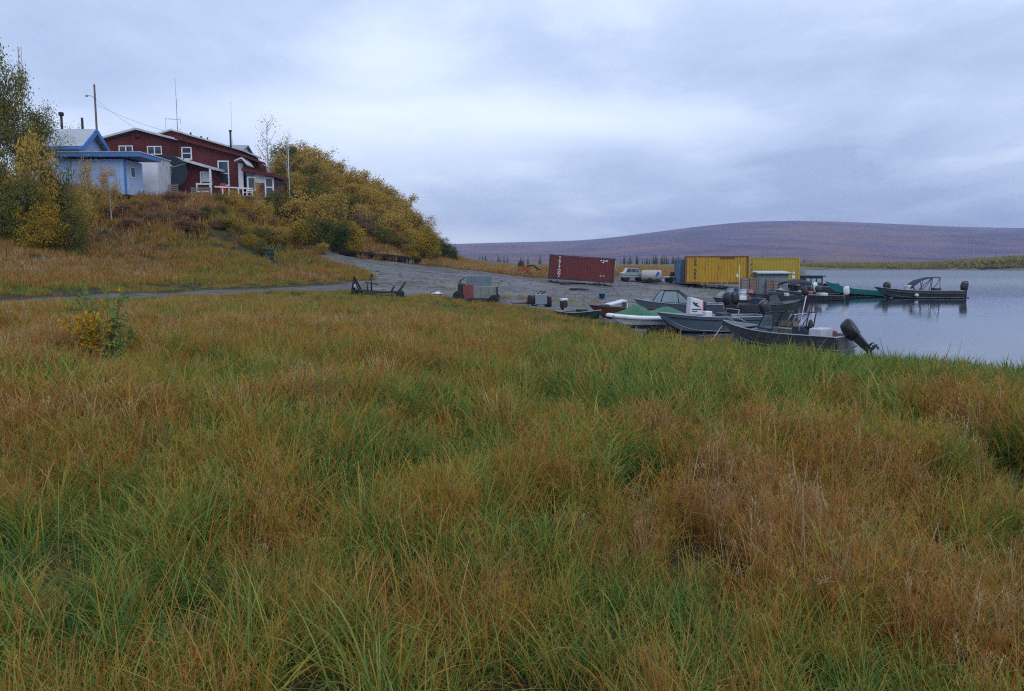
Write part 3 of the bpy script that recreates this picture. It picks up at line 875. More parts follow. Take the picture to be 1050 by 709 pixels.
def white_shed():
    Y = 73.5; x0, x1 = X(141.5, Y), X(163, Y); base = hz((x0 + x1) / 2, Y) - .4; zt = Zp(162.5, Y, 150)
    O = Vector(((x0 + x1) / 2, Y, base))
    t = thing('white_shed', O, 0, 'plain white storage shed between the blue cabin and the red house', 'shed')
    h = zt - base; w = x1 - x0
    b = MB(); b.box((0, 1.2, h / 2), (w, 2.4, h)); b.build('wall', M_offw, t)
    b = MB(); b.box((0, 1.2, h + .05), (w + .2, 2.6, .1)); b.build('roof', M_roofg, t)
    b = MB(); b.box((0, -.02, h * .5), (w * .9, .035, h * .86)); b.build('door', M_white, t)
white_shed()

def red_house():
    Y = 80.0
    base = Zp(204, Y) - .5
    O = Vector((X(185, Y), Y, base))
    t = thing('red_house', O, 0, 'big dark red house with stepped roofs, porch and white railed deck on the bluff', 'house')
    L = lambda p: Vector(p) - O
    # gabled left wing, a little further back
    YA = 81.5
    xa, xm, xb = X(106, YA), X(143, YA), X(184, YA)
    ze, zt = Zp(142, YA, 110), Zp(133, YA, 143)
    w = MB(); w.prism([(p[0] - O.x, p[1] - O.z) for p in [(xa + .2, base), (xb, base), (xb, ze), (xm, zt - .05), (xa + .2, ze)]], 'y', YA - Y, YA - Y + 8)
    top = lambda x: (ze + (zt - .05 - ze) * ((x - (xa + .2)) / (xm - xa - .2) if x < xm else (xb - x) / (xb - xm))) - O.z if 1 else 0
    siding_face(w, xa + .2 - O.x, xb - O.x, 0, lambda x: top(x + O.x) - .02, YA - Y)
    w.build('wall', M_red, t)
    r = MB()
    slab(r, [L((xa - .5, YA - .5, ze - .1)), L((xm, YA - .5, zt + .12)), L((xm, YA + 8.2, zt + .12)), L((xa - .5, YA + 8.2, ze - .1))], .2)
    slab(r, [L((xm, YA - .5, zt + .12)), L((xb + .3, YA - .5, ze - .12)), L((xb + .3, YA + 8.2, ze - .12)), L((xm, YA + 8.2, zt + .12))], .2)
    r.build('roof', M_offw, t, label='pale edged low gable roof over the left wing')
    v = MB(); v.lathe([(.28, -.04), (.28, .05), (.22, .08)], L((xm, YA - .06, zt - .65)), 14, 'y'); v.build('gable_vent', M_redd, t)
    window(t, X(123, YA) - O.x, X(137.5, YA) - O.x, Zp(158, YA, 130) - O.z, Zp(149.5, YA, 130) - O.z, YA - Y - .01, 2, 1, .1)
    window(t, X(152, YA) - O.x, X(167, YA) - O.x, Zp(159, YA, 160) - O.z, Zp(150, YA, 160) - O.z, YA - Y - .01, 2, 1, .1)
    # main block, roof line falling to the right
    x0, x1 = X(183.5, Y), X(248, Y)
    za, zb = Zp(143, Y, 184), Zp(160.5, Y, 248)
    w = MB(); w.prism([(p[0] - O.x, p[1] - O.z) for p in [(x0, base), (x1, base), (x1, zb), (x0, za)]], 'y', 0, 8)
    siding_face(w, x0 - O.x, x1 - O.x, 0, lambda x: za + (zb - za) * (x + O.x - x0) / (x1 - x0) - O.z - .02, 0)
    w.build('wall', M_red, t)
    r = MB()
    xe = X(256, Y); zz_ = za + (zb - za) * (xe - x0) / (x1 - x0)
    slab(r, [L((x0 - .1, Y - .55, za + .22)), L((xe, Y - .55, zz_ + .2)), L((xe, Y + 5.3, zz_ + .2)), L((x0 - .1, Y + 5.3, za + .22))], .24)
    r.build('roof', M_redd, t, label='dark red roof edge over the main block')
    # raised rear block with the pale edged roof
    Y2 = 84.5; xp, xq, xs = X(166, Y2), X(178, Y2), X(247, Y2)
    z0_, z1_, z2_ = Zp(138, Y2, 166), Zp(134.5, Y2, 178), Zp(155, Y2, 247)
    w = MB(); w.prism([(p[0] - O.x, p[1] - O.z) for p in [(xp, base + 2), (xs, base + 2), (xs, z2_), (xq, z1_), (xp, z0_)]], 'y', Y2 - Y, Y2 - Y + 6); w.build('wall', M_red, t)
    r = MB()
    slab(r, [L((xp - .4, Y2 - .35, z0_ + .05)), L((xq, Y2 - .35, z1_ + .18)), L((xq, Y2 + 6.3, z1_ + .18)), L((xp - .4, Y2 + 6.3, z0_ + .05))], .16)
    slab(r, [L((xq, Y2 - .35, z1_ + .18)), L((xs + .3, Y2 - .35, z2_ + .12)), L((xs + .3, Y2 + 6.3, z2_ + .12)), L((xq, Y2 + 6.3, z1_ + .18))], .16)
    rr = r.build('roof', M_offw, t, label='raised rear roof with a white edge')
    for px, py, rad in ((197, 136, .10), (207.5, 140, .12), (214, 141, .07)):
        c = MB(); x = X(px, 86); c.tube([L((x, 86, z2_ + .2)), L((x, 86, Zp(py, 86, px)))], rad, 8); c.build('vent_pipe', M_black, rr)
    c = MB(); x = X(237.5, 82); c.tube([L((x, 82, zb - .2)), L((x, 82, Zp(135, 82, 237)))], .10, 10); c.lathe([(.16, 0), (.16, .12)], L((x, 82, Zp(135, 82, 237))), 10); c.build('stovepipe', M_black, t)
    # little hood roof at the right corner
    r = MB(); xa2, xm2, xb2 = X(245, Y), X(252, Y), X(258, Y)
    slab(r, [L((xa2, Y - 1.3, Zp(166, Y))), L((xm2, Y - 1.3, Zp(163, Y))), L((xm2, Y + .6, Zp(163, Y))), L((xa2, Y + .6, Zp(166, Y)))], .14)
    slab(r, [L((xm2, Y - 1.3, Zp(163, Y))), L((xb2, Y - 1.3, Zp(170, Y))), L((xb2, Y + .6, Zp(170, Y))), L((xm2, Y + .6, Zp(163, Y)))], .14)
    r.build('hood_roof', M_offw, t)
    # windows of the main block
    window(t, X(187, Y) - O.x, X(197.5, Y) - O.x, Zp(164, Y) - O.z, Zp(151, Y) - O.z, -.02, 1, 2, .11)
    window(t, X(223.5, Y) - O.x, X(235, Y) - O.x, Zp(191, Y) - O.z, Zp(165, Y) - O.z, -.02, 1, 2, .12, 'tall white framed window beside the porch')
    c = MB(); c.box(L((X(247, Y), Y - .05, Zp(181, Y))), (.5, .12, 2.6)); c.build('corner_board', M_white, t)
    # enclosed porch with lean-to roof
    YP = 77.6
    px0, px1 = X(184, YP), X(216.5, YP)
    z_l, z_r = Zp(160, YP, 178), Zp(173, YP, 220)
    xl, xr = X(176.5, YP), X(221.5, YP)
    w = MB(); w.prism([(p[0] - O.x, p[1] - O.z) for p in [(px0, base + .2), (px1, base + .2), (px1, z_r - .1), (px0, z_l - .45)]], 'y', YP - Y + .5, -.05); w.build('porch_wall', M_red, t)
    r = MB(); slab(r, [L((xl, YP - .5, z_l)), L((xr, YP - .5, z_r)), L((xr, Y - .03, z_r + .1)), L((xl, Y - .03, z_l + .1))], .2); r.build('porch_roof', M_offw, t)
    window(t, X(203, YP) - O.x, X(215, YP) - O.x, Zp(189, YP) - O.z, Zp(175.5, YP) - O.z, YP - Y + .48, 1, 1, .12)
    bl = MB(); bl.box(L((X(209, YP), YP + .46, Zp(181, YP))), (.85, .02, 1.0)); bl.build('window_blind', M_offw, t)
    c = MB(); c.box(L((X(217, YP), YP - .4, (Zp(174, YP) + Zp(206, YP)) / 2)), (.16, .16, Zp(174, YP) - Zp(206, YP))); c.build('porch_post', M_white, t)
    c = MB()
    for x_ in (X(202.5, YP), X(216, YP)): c.box(L((x_, YP - .35, Zp(193, YP))), (.12, .12, .9))
    for z_ in (Zp(189.3, YP), Zp(197, YP)): c.box(L(((X(202.5, YP) + X(216, YP)) / 2, YP - .35, z_)), (X(216, YP) - X(202.5, YP) - .12, .09, .14))
    c.build('porch_railing', M_white, t)
    # deck
    YD = 76.6
    d0, d1 = X(203, YD), X(261, YD)
    zd = Zp(200.5, YD)
    c = MB(); c.box(L(((d0 + d1) / 2, (YD + Y) / 2 - .1, zd - .09)), (d1 - d0, Y - YD - .25, .18)); c.build('deck', M_wood, t)
    c = MB()
    for i in range(6):
        x = d0 + .3 + (d1 - d0 - .6) * i / 5
        c.box(L((x, YD + .2, zd - 1.2)), (.16, .16, 2.1))
    c.box(L(((d0 + d1) / 2, YD + .9, zd - .9)), (d1 - d0 - .4, .06, 1.4))
    c.build('deck_skirting', M_dark, t)
    rail0, rail1 = X(219, YD), X(258, YD)
    c = MB(); zl, zr2 = Zp(191.5, YD), Zp(193.5, YD)
    c.box(L(((rail0 + rail1) / 2, YD + .1, (zl + zr2) / 2)), (rail1 - rail0, .1, .13), ry=math.atan2(zl - zr2, rail1 - rail0))
    for px in (227, 233.5, 243.5, 248, 252, 257.5):
        c.box(L((X(px, YD), YD + .1, (zd + zr2) / 2)), (.1, .1, zr2 - zd))
    c.box(L((X(253, YD), YD + .1, zd + .3)), (.9, .06, .08)); c.build('deck_railing', M_white, t)
    # glazed right hand room
    YS = 79.2; s0, s1 = X(250.5, YS), X(280, YS)
    zl, zr2 = Zp(173.5, YS), Zp(180, YS)
    w = MB(); w.box(L(((s0 + s1) / 2, YS + 2.3, base + .9)), (s1 - s0, 4, 1.8)); w.build('sunroom_wall', M_redd, t)
    r = MB(); slab(r, [L((s0 - .2, YS - .3, zl + .1)), L((s1 + .3, YS - .3, zr2 + .1)), L((s1 + .3, YS + 4.4, zr2 + .1)), L((s0 - .2, YS + 4.4, zl + .1))], .32); r.build('sunroom_roof', M_redd, t)
    gl = MB(); gl.prism([(p[0] - O.x, p[1] - O.z) for p in [(s0, base + 1.8), (s1, base + 1.8), (s1, zr2 - .25), (s0, zl - .25)]], 'y', YS - Y + .36, YS - Y + 4.2); gl.build('sunroom_glass', M_glass, t)
    window(t, X(252, YS) - O.x, X(261, YS) - O.x, base + 1.2 - O.z, Zp(181, YS) - O.z, YS - Y + .3, 1, 1, .14)
    window(t, X(270, YS) - O.x, X(279.5, YS) - O.x, base + .6 - O.z, Zp(181.5, YS) - O.z, YS - Y + .3, 1, 2, .14)
    c = MB(); c.box(L((X(265.5, YS), YS + .3, Zp(183, YS))), (1.0, .08, .9)); c.build('white_panel', M_offw, t)
red_house()

def lawn_chair():
    x, y = X(226.8, 77.6), 77.6; z = Zp(200.5, 76.6)
    t = thing('deck_chair', (x, y, z), 0, 'red chair standing on the deck behind the white railing', 'chair')
    m = mat('red_plastic', (.40, .045, .03), .5, .1)
    b = MB(); b.box((0, 0, .45), (.6, .55, .07), bev=.02); b.build('seat', m, t)
    b = MB(); b.box((0, .26, .88), (.6, .08, .8), bev=.03); b.build('backrest', m, t)
    for sx in (-1, 1):
        for sy in (-1, 1):
            b = MB(); b.box((sx * .26, sy * .22, .21), (.06, .06, .42)); b.build('leg', m, t)
lawn_chair()

def rear_building():
    Y = 95.0
    x0, x1 = X(214, Y), X(247, Y); z = hz((x0 + x1) / 2, Y)
    O = Vector(((x0 + x1) / 2, Y, z - .5))
    t = thing('grey_building', O, 0, 'pale grey roofed building showing above the red house', 'building')
    zt, ze = Zp(145, Y, 230) - O.z, Zp(156, Y, 230) - O.z
    hw = (x1 - x0) / 2
    b = MB(); b.prism([(0, 0), (6, 0), (6, ze - .2), (3, zt - .3), (0, ze - .2)], 'x', -hw + .3, hw - .3); b.build('wall', M_offw, t)
    b = MB(); slab(b, [(-hw, -.5, ze - .3), (hw, -.5, ze - .3), (hw, 3, zt), (-hw, 3, zt)], .15); slab(b, [(-hw, 3, zt), (hw, 3, zt), (hw, 6.5, ze - .3), (-hw, 6.5, ze - .3)], .15)
    b.build('roof', mat('grey_roof', (.30, .32, .35), .6, .1, 1.0), t)
    b = MB(); b.box((hw - .24, 3, ze - .7), (.12, 1.4, 1.2)); b.build('window', M_glass, t)
rear_building()

def dish():
    x, y = X(174, 76.2), 76.2; z = hz(x, y)
    t = thing('satellite_dish', (x, y, z), 0, 'large dark mesh satellite dish standing between the white shed and the red porch', 'satellite dish')
    m = mat('dish_mesh', (.024, .032, .045), .95, .2, 3)
    zc = Zp(176, y, 174) - z
    b = MB(); n = 28; secs = []
    rows = 8
    vs, fs = [], []
    M = Matrix.Translation((0, 0, zc)) @ Matrix.Rotation(R(-62), 4, 'Z') @ Matrix.Rotation(R(80), 4, 'Y')
    for i in range(rows + 1):
        r_ = 1.6 * i / rows
        for k in range(n):
            a = 2 * math.pi * k / n
            vs.append(M @ Vector((r_ * math.cos(a), r_ * math.sin(a), .30 * (r_ / 1.85) ** 2 - .2)))
    for i in range(rows):
        for k in range(n): fs.append((i * n + k, i * n + (k + 1) % n, (i + 1) * n + (k + 1) % n, (i + 1) * n + k))
    b.add(vs, fs, True)
    d = b.build('reflector', m, t)
    so = d.modifiers.new('thick', 'SOLIDIFY'); so.thickness = .03
    b = MB()
    for k in range(8):
        a = 2 * math.pi * k / 8
        b.tube([M @ Vector((1.85 * q * math.cos(a), 1.85 * q * math.sin(a), .30 * q * q - .25)) for q in (0, .4, .7, 1)], .03, 5)
    b.build('rib', m, t)
    b = MB(); b.tube([(0, .35, 0), (0, .3, zc)], .11, 10); b.tube([(.7, .9, 0), (0, .3, zc * .8)], .05, 6); b.tube([(-.7, .9, 0), (0, .3, zc * .8)], .05, 6); b.build('mast', M_gal, t)
    b = MB(); f = M @ Vector((0, 0, 1.3))
    for k in range(3):
        a = 2 * math.pi * k / 3; b.tube([M @ Vector((1.7 * math.cos(a), 1.7 * math.sin(a), .08)), f], .022, 5)
    b.lathe([(.09, 0), (.12, .2), (.06, .28)], f, 10); b.build('feed_arm', M_gal, t)
dish()

def antennas():
    x, y = X(181, 86, 110), 86
    z0 = Zp(139, y, 182)
    t = thing('radio_mast', (x, y, z0), 0, 'tall thin radio mast with side arms rising above the red roof', 'antenna')
    zt = Zp(80, y, 180.5) - z0
    b = MB(); b.tube([(0, 0, -1), (0, 0, zt * .62)], .045, 6); b.tube([(0, 0, zt * .6), (-.04, 0, zt)], .022, 6); b.build('pole', M_gal, t)
    b = MB(); h = Zp(122, y) - z0
    b.tube([(-1.25, 0, h), (.35, 0, h - .1)], .022, 6); b.tube([(-1.25, 0, h + .1), (-1.25, 0, h - 1.4)], .02, 6); b.tube([(.35, 0, h + .2), (.35, 0, h - .6)], .02, 6)
    for q in (-.8, -.4, 0): b.tube([(q, -.4, h - .03), (q, .4, h - .03)], .012, 5)
    b.build('side_arm', M_gal, t)
    b = MB(); b.tube([(0, 0, h - 1.6), (.28, 0, h - 1.2), (.3, 0, h - 1.0)], .03, 6); b.build('bracket', M_gal, t)
    x = X(237.3, 88, 125); t = thing('whip_antenna', (x, 88, Zp(152, 88)), 0, 'hair thin whip antenna above the right end of the red house roof', 'antenna')
    b = MB(); b.tube([(0, 0, -1), (0, 0, Zp(104, 88) - Zp(152, 88))], .016, 5); b.build('rod', M_gal, t)
    b = MB(); b.tube([(0, 0, -.6), (0, 0, .9)], .035, 6); b.build('mounting_pole', M_gal, t)
antennas()

def utility_pole():
    Y = 92; x = X(98, Y, 112); z = hz(x, Y)
    t = thing('utility_pole', (x, Y, z), 0, 'wooden utility pole with a street lamp arm behind the blue cabin', 'utility pole')
    zt = Zp(87, Y, 97) - z
    b = MB(); b.tube([(0, 0, -.5), (0, 0, zt)], .14, 10, .10); b.build('pole', mat('weathered_pole', (.13, .105, .085), .9, .2, 3), t)
    za = Zp(99, Y, 96) - z
    b = MB(); b.tube([(0, -.1, za - .25), (-.3, -.12, za), (-.75, -.15, za + .08)], .035, 6); la = b.build('lamp_arm', M_gal, t)
    b = MB(); b.lathe([(.05, .12), (.14, .06), (.17, -.04), (.10, -.12)], (-.85, -.15, za + .05), 12); b.build('lamp_head', M_gal, t)
    b = MB(); b.lathe([(.04, 0), (.06, .1), (.03, .16)], (0, 0, zt), 8); b.build('insulator', M_offw, t)
    # wires falling to the red house
    for i, (py, dz) in enumerate(((101, 0), (107, 0))):
        a = Vector((x, Y, Zp(py, Y, 97))); e = pt(150 + 25 * i, 138 - i * 2, 84.5)
        w = MB(); pts = []
        for q in range(13):
            u = q / 12; p = a.lerp(e, u); p.z -= .5 * 4 * u * (1 - u) * .5; pts.append(p)
        w.tube(pts, .012, 4)
        tag(w.build('power_line', M_black), ['upper', 'lower'][i] + ' thin wire from the utility pole to the red house roof', 'wire', 'wires from the pole to the red house')
utility_pole()

def lattice_tower():
    Y = 120; x = X(21.5, Y, 80); z = hz(x, Y)
    t = thing('lattice_mast', (x, Y, z), 0, 'grey lattice mast rising behind the trees at the far left', 'mast')
    h = Zp(48, Y, 19) - z
    b = MB()
    for k in range(3):
        a = 2 * math.pi * k / 3 + .4
        b.tube([(.42 * math.cos(a), .42 * math.sin(a), 0), (.26 * math.cos(a), .26 * math.sin(a), h)], .035, 5)
    b.build('leg', M_gal, t)
    b = MB(); n = 26
    for i in range(n):
        za, zb = h * i / n, h * (i + 1) / n
        for k in range(3):
            a = 2 * math.pi * k / 3 + .4; c = a + 2 * math.pi / 3
            ra, rb = .42 - .16 * i / n, .42 - .16 * (i + 1) / n
            b.tube([(ra * math.cos(a), ra * math.sin(a), za), (rb * math.cos(c), rb * math.sin(c), zb)], .02, 4)
    b.build('bracing', M_gal, t)
lattice_tower()

def white_pole():
    Y = 78; x = X(296, Y); z = hz(x, Y)
    t = thing('flagpole', (x, Y, z), 0, 'bare white flagpole standing at the bluff edge right of the red house', 'flagpole')
    h = Zp(143, Y) - z
    b = MB(); b.tube([(0, 0, -.3), (0, 0, h)], .045, 8, .03); b.build('pole', M_offw, t)
    b = MB(); b.lathe([(.03, 0), (.09, .06), (.09, .12), (.03, .18)], (0, 0, h), 10); b.build('finial', M_white, t)
white_pole()

def stacked_boards():
    for i, (px, Y, w_, lab) in enumerate(((170, 75.2, 2.2, 'grey timber pallet leaning in the weeds below the satellite dish'), (205, 75.6, 1.9, 'grey timber pallet standing in the weeds below the red porch'))):
        x = X(px, Y); z = hz(x, Y)
        t = thing('timber_pallet', (x, Y, z), 0, lab, 'pallet', 'timber pallets below the red house')
        for k in range(5):
            b = MB(); b.box((0, -.06, .15 + k * .2), (w_, .03, .13), rx=-.12); b.build('board', M_wood, t)
        for q in (-1, 0, 1):
            b = MB(); b.box((q * w_ * .45, 0, .5), (.1, .09, 1.1), rx=-.12); b.build('bearer', M_wood, t)
stacked_boards()

def green_drum():
    Y = 63.5; x = X(275, Y, 248); z = hz(x, Y)
    t = thing('green_barrel', (x, Y, z - .1), 0, 'upright dark green drum in the grass at the foot of the bluff', 'barrel')
    m = mat('dark_green_paint', (.012, .030, .020), .6, .15, 2, dirt=(.08, .05, .03), dscale=2)
    b = MB(); b.lathe([(.40, 0), (.42, .03), (.40, .06), (.40, .36), (.42, .39), (.40, .42), (.40, .74), (.42, .77), (.40, .8), (.40, 1.08), (.42, 1.12), (.36, 1.1)], (0, 0, 0), 24); b.build('drum', m, t)
    b = MB(); b.lathe([(.05, 1.1), (.05, 1.14)], (.2, .1, 0), 8); b.build('bung', M_gal, t)
green_drum()
def X(px, Y, py=292): return pt(px, py, Y).x
# ------------------------------------------------------------------ on the gravel
def text_obj(name, body, size, loc, rot, m, parent, ext=.004, spacing=1.0, align='CENTER'):
    cu = bpy.data.curves.new(name, 'FONT'); cu.body = body; cu.size = size; cu.extrude = ext; cu.align_x = align; cu.align_y = 'CENTER'; cu.offset = size * .02
    tmp = bpy.data.objects.new('tmp_text', cu); COL.objects.link(tmp)
    dg = bpy.context.evaluated_depsgraph_get()
    me = bpy.data.meshes.new_from_object(tmp.evaluated_get(dg))
    bpy.data.objects.remove(tmp); me.name = name
    me.materials.clear(); me.materials.append(m)
    o = bpy.data.objects.new(name, me); COL.objects.link(o); o.parent = parent
    o.location = loc; o.rotation_euler = rot
    return o

M_decal = mat('white_lettering', (.72, .74, .78), .6, .12, 6)
M_decald = mat('dark_lettering', (.06, .055, .06), .7, .2, 6)
M_decaly = mat('yellow_sticker', (.45, .33, .05), .6, .1, 6)

def container(loc, rz, tilt, Ln, H, m, mframe, label, group=None):
    """steel box container: corrugated walls, posts, rails, doors; local x along the length, -y towards the camera"""
    t = thing('shipping_container', loc, rz, label, 'shipping container', 'shipping containers on the gravel bank')
    t.rotation_euler = (0, tilt, rz)
    W = 2.44
    hx, hy = Ln / 2, W / 2
    def corr(a, b, y, s, axis):
        # trapezoid corrugation from a to b
        pts = []; n = int((b - a) / .28); st = (b - a) / n; d = .045
        for i in range(n):
            q = a + i * st
            pts += [(q, 0), (q + st * .28, 0), (q + st * .42, d), (q + st * .86, d), ]
        pts.append((b, 0))
        vs, fs = [], []
        for (q, dd) in pts:
            for z in (.17, H - .12):
                vs.append((q, y + s * dd, z) if axis == 'x' else (y + s * dd, q, z))
        for i in range(len(pts) - 1): fs.append((2 * i, 2 * i + 2, 2 * i + 3, 2 * i + 1))
        return vs, fs
    b = MB()
    b.add(*corr(-hx + .12, hx - .12, -hy + .03, 1, 'x')); b.add(*corr(-hx + .12, hx - .12, hy - .03, -1, 'x'))
    b.add(*corr(-hy + .12, hy - .12, -hx + .03, 1, 'y'))
    b.box((0, 0, H - .07), (Ln - .2, W - .2, .05)); b.box((0, 0, .12), (Ln - .2, W - .2, .06))
    b.build('wall', m, t)
    f = MB()
    for sx in (-1, 1):
        for sy in (-1, 1):
            f.box((sx * (hx - .07), sy * (hy - .07), H / 2), (.15, .15, H - .24))
            for z in (.06, H - .06): f.box((sx * (hx - .09), sy * (hy - .081), z), (.18, .165, .12), bev=.015)
        for z in (.08, H - .06): f.box((sx * (hx - .07), 0, z), (.12, W - .33, .12))
    for sy in (-1, 1):
        f.box((0, sy * (hy - .05), .09), (Ln - .36, .09, .16)); f.box((0, sy * (hy - .045), H - .06), (Ln - .36, .075, .09))
    f.build('frame', mframe, t)
    for s in (-1, 1):
        d = MB(); d.box((hx - .05, s * .57, H / 2 + .02), (.05, 1.1, H - .32))
        dd = d.build('door', m, t)
        for q in (.3, .8):
            l = MB(); l.tube([(hx - .012, s * q, .2), (hx - .012, s * q, H - .15)], .02, 6); l.build('locking_bar', M_gal, dd)
    return t

M_cred = mat('container_red_brown', (.15, .030, .030), .7, .12, 1.5, dirt=(.11, .035, .03), dscale=1.1, streak=True)
M_cyel = mat('container_yellow', (.47, .27, .018), .65, .1, 1.5, dirt=(.23, .10, .035), dscale=1.3, dcut=(.54, .70), streak=True)
M_cyel2 = mat('container_pale_yellow', (.46, .33, .04), .65, .08, 1.5, dirt=(.36, .24, .04), dscale=.8, dcut=(.6, .75), streak=True)
M_crail = mat('container_rusty_rail', (.17, .065, .03), .75, .3, 1.5)
M_cdark = mat('container_dark_frame', (.07, .03, .035), .7, .2, 2)
M_cblue = mat('container_blue_grey', (.12, .19, .29), .65, .12, 1.5, dirt=(.10, .13, .18), dscale=1.4, streak=True)

def place_containers():
    # red, tilted down to the right with the fall of the bank
    pa, pb = pt(565, 286, 72.5), pt(630, 290.5, 71.6)
    c = (pa + pb) / 2
    t = container((c.x, c.y + 1.22, c.z - .02), math.atan2(pb.y - pa.y, pb.x - pa.x), math.atan2(pa.z - pb.z, pb.x - pa.x), 6.06, 2.28, M_cred, M_cdark, 'dark red shipping container with TRITON down its side, tilted on the gravel bank')
    ltr = 'TRITON'
    for i, ch in enumerate(ltr):
        text_obj('letter', ch, .36, (-2.05, -1.228, 1.98 - i * .285), (math.pi / 2, 0, 0), M_decal, t)
    b = MB(); b.box((-2.05, -1.2, .3), (.1, .02, .14)); b.build('mark', M_decal, t)
    b = MB()
    for (x, z, w) in ((1.75, 2.0, .12), (1.95, 2.02, .1), (2.1, 1.98, .1), (2.28, 2.0, .16), (1.95, 1.84, .14)): b.box((x, -1.2, z), (w, .02, .11))
    b.build('code_marking', M_decal, t)
    b = MB()
    for x in (1.82, 2.1): b.add([(x - .11, -1.205, .52), (x + .11, -1.205, .52), (x, -1.205, .74), (x - .11, -1.19, .52), (x + .11, -1.19, .52), (x, -1.19, .74)], [(0, 1, 2), (5, 4, 3), (0, 3, 4, 1), (1, 4, 5, 2), (2, 5, 3, 0)])
    b.build('warning_sticker', M_decaly, t)
    # yellow, near
    pa, pb = pt(702.5, 291.5, 74.5), pt(767, 291.5, 73.4); c = (pa + pb) / 2; rz1 = math.atan2(pb.y - pa.y, pb.x - pa.x)
    t = container((c.x - 1.22 * math.sin(rz1), c.y + 1.22 * math.cos(rz1), c.z), rz1, 0, (pb - pa).length, 2.66, M_cyel, M_crail, 'rust streaked yellow shipping container, the taller left one of the two yellow ones')
    b = MB()
    
    for i, (h, w) in enumerate(((.2, .2), (.2, .16), (.16, .2), (.05, .05), (.2, .2), (.18, .15), (.2, .2), (.16, .2))):
        z = 2.3 - i * .25
        if i == 3: continue
        b.box((-1.98 - w * .3, -1.2, z), (.05, .02, h)); b.box((-1.98, -1.2, z + h / 2), (w, .02, .05)); b.box((-1.98 + (.05 if i % 2 else .1), -1.2, z - h * .2), (.05, .02, h * .6))
    b.build('faded_lettering', M_decald, t)
    for x, s_ in ((-1.05, 1), (.75, 1)):
        b = MB(); b.box((x, -1.205, .12), (.62, .04, .2)); fp = b.build('fork_pocket', M_cyel, t)
        b = MB(); b.box((x, -1.228, .1), (.38, .02, .1)); b.build('pocket_opening', M_black, fp)
    b = MB(); b.box((1.9, -1.2, .82), (.16, .02, .26)); b.build('placard', M_decal, t)
    b = MB(); b.box((.95, -1.212, 2.48), (1.35, .02, .18)); b.build('rusty_patch', M_crail, t)
    # yellow, behind and to the right
    pa, pb = pt(768, 291.3, 78.6), pt(819, 291.3, 77.2); c = (pa + pb) / 2; rz1 = math.atan2(pb.y - pa.y, pb.x - pa.x)
    t = container((c.x - 1.22 * math.sin(rz1) , c.y + 1.22 * math.cos(rz1), c.z), rz1, 0, (pb - pa).length + .1, 2.62, M_cyel2, M_cyel2, 'clean pale yellow shipping container behind the grey shed, right of the rusty one')
    b = MB()
    for i in range(7):
        z = 2.28 - i * .27; b.box((-2.28, -1.2, z), (.05, .02, .19)); b.box((-2.2, -1.2, z + .08 * (-1) ** i), (.14, .02, .05)); 
        if i % 2: b.box((-2.12, -1.2, z), (.05, .02, .19))
    b.build('vertical_lettering', M_decald, t)
    b = MB(); b.box((1.85, -1.2, 1.1), (.2, .02, .22)); b.box((1.85, -1.2, .7), (.26, .02, .3)); b.build('placard', M_decal, t)
    # blue grey container seen from its end, left of the yellow one
    pa, pb = pt(690.5, 291.5, 75), pt(701, 291.5, 75); c = (pa + pb) / 2
    t = container((17.75, 78.1, c.z), R(90), 0, 2.7, 2.35, M_cblue, M_cblue, 'narrow blue grey steel container standing end on beside the yellow one')
place_containers()

def grey_shed():
    Y = 73.4; x0, x1 = X(777.5, Y), X(808, Y); z = hz((x0 + x1) / 2, Y) - .1
    O = Vector(((x0 + x1) / 2, Y, z)); w = x1 - x0; h = Zp(279.5, Y, 790) - z
    t = thing('metal_shed', O, 0, 'low grey corrugated metal shed with a pale roof in front of the yellow container', 'shed')
    m = mat('corrugated_grey', (.27, .33, .37), .5, .12, 2, metal=.2, dirt=(.22, .18, .16), dscale=1.5, streak=True)
    b = MB()
    n = 30
    pts = []
    for i in range(n):
        q = -w / 2 + w * i / n; st = w / n
        pts += [(q, 0), (q + st * .5, .04)]
    pts.append((w / 2, 0))
    vs = [(q, -d, zz_) for q, d in pts for zz_ in (0, h - .08)]
    b.add(vs, [(2 * i, 2 * i + 2, 2 * i + 3, 2 * i + 1) for i in range(len(pts) - 1)])
    b.box((0, .95, (h - .08) / 2), (w, 1.88, h - .08)); b.build('wall', m, t)
    b = MB(); slab(b, [(-w / 2 - .2, -.3, h), (w / 2 + .2, -.3, h), (w / 2 + .2, 2.1, h + .12), (-w / 2 - .2, 2.1, h + .12)], .1); b.build('roof', mat('pale_blue_roof', (.50, .60, .62), .45, .08, 2), t)
    b = MB(); slab(b, [(-w / 2 - .2, -.31, h - .1), (w / 2 + .2, -.31, h - .1), (w / 2 + .2, -.25, h - .1), (-w / 2 - .2, -.25, h - .1)], .1); b.build('eave', M_black, t)
grey_shed()

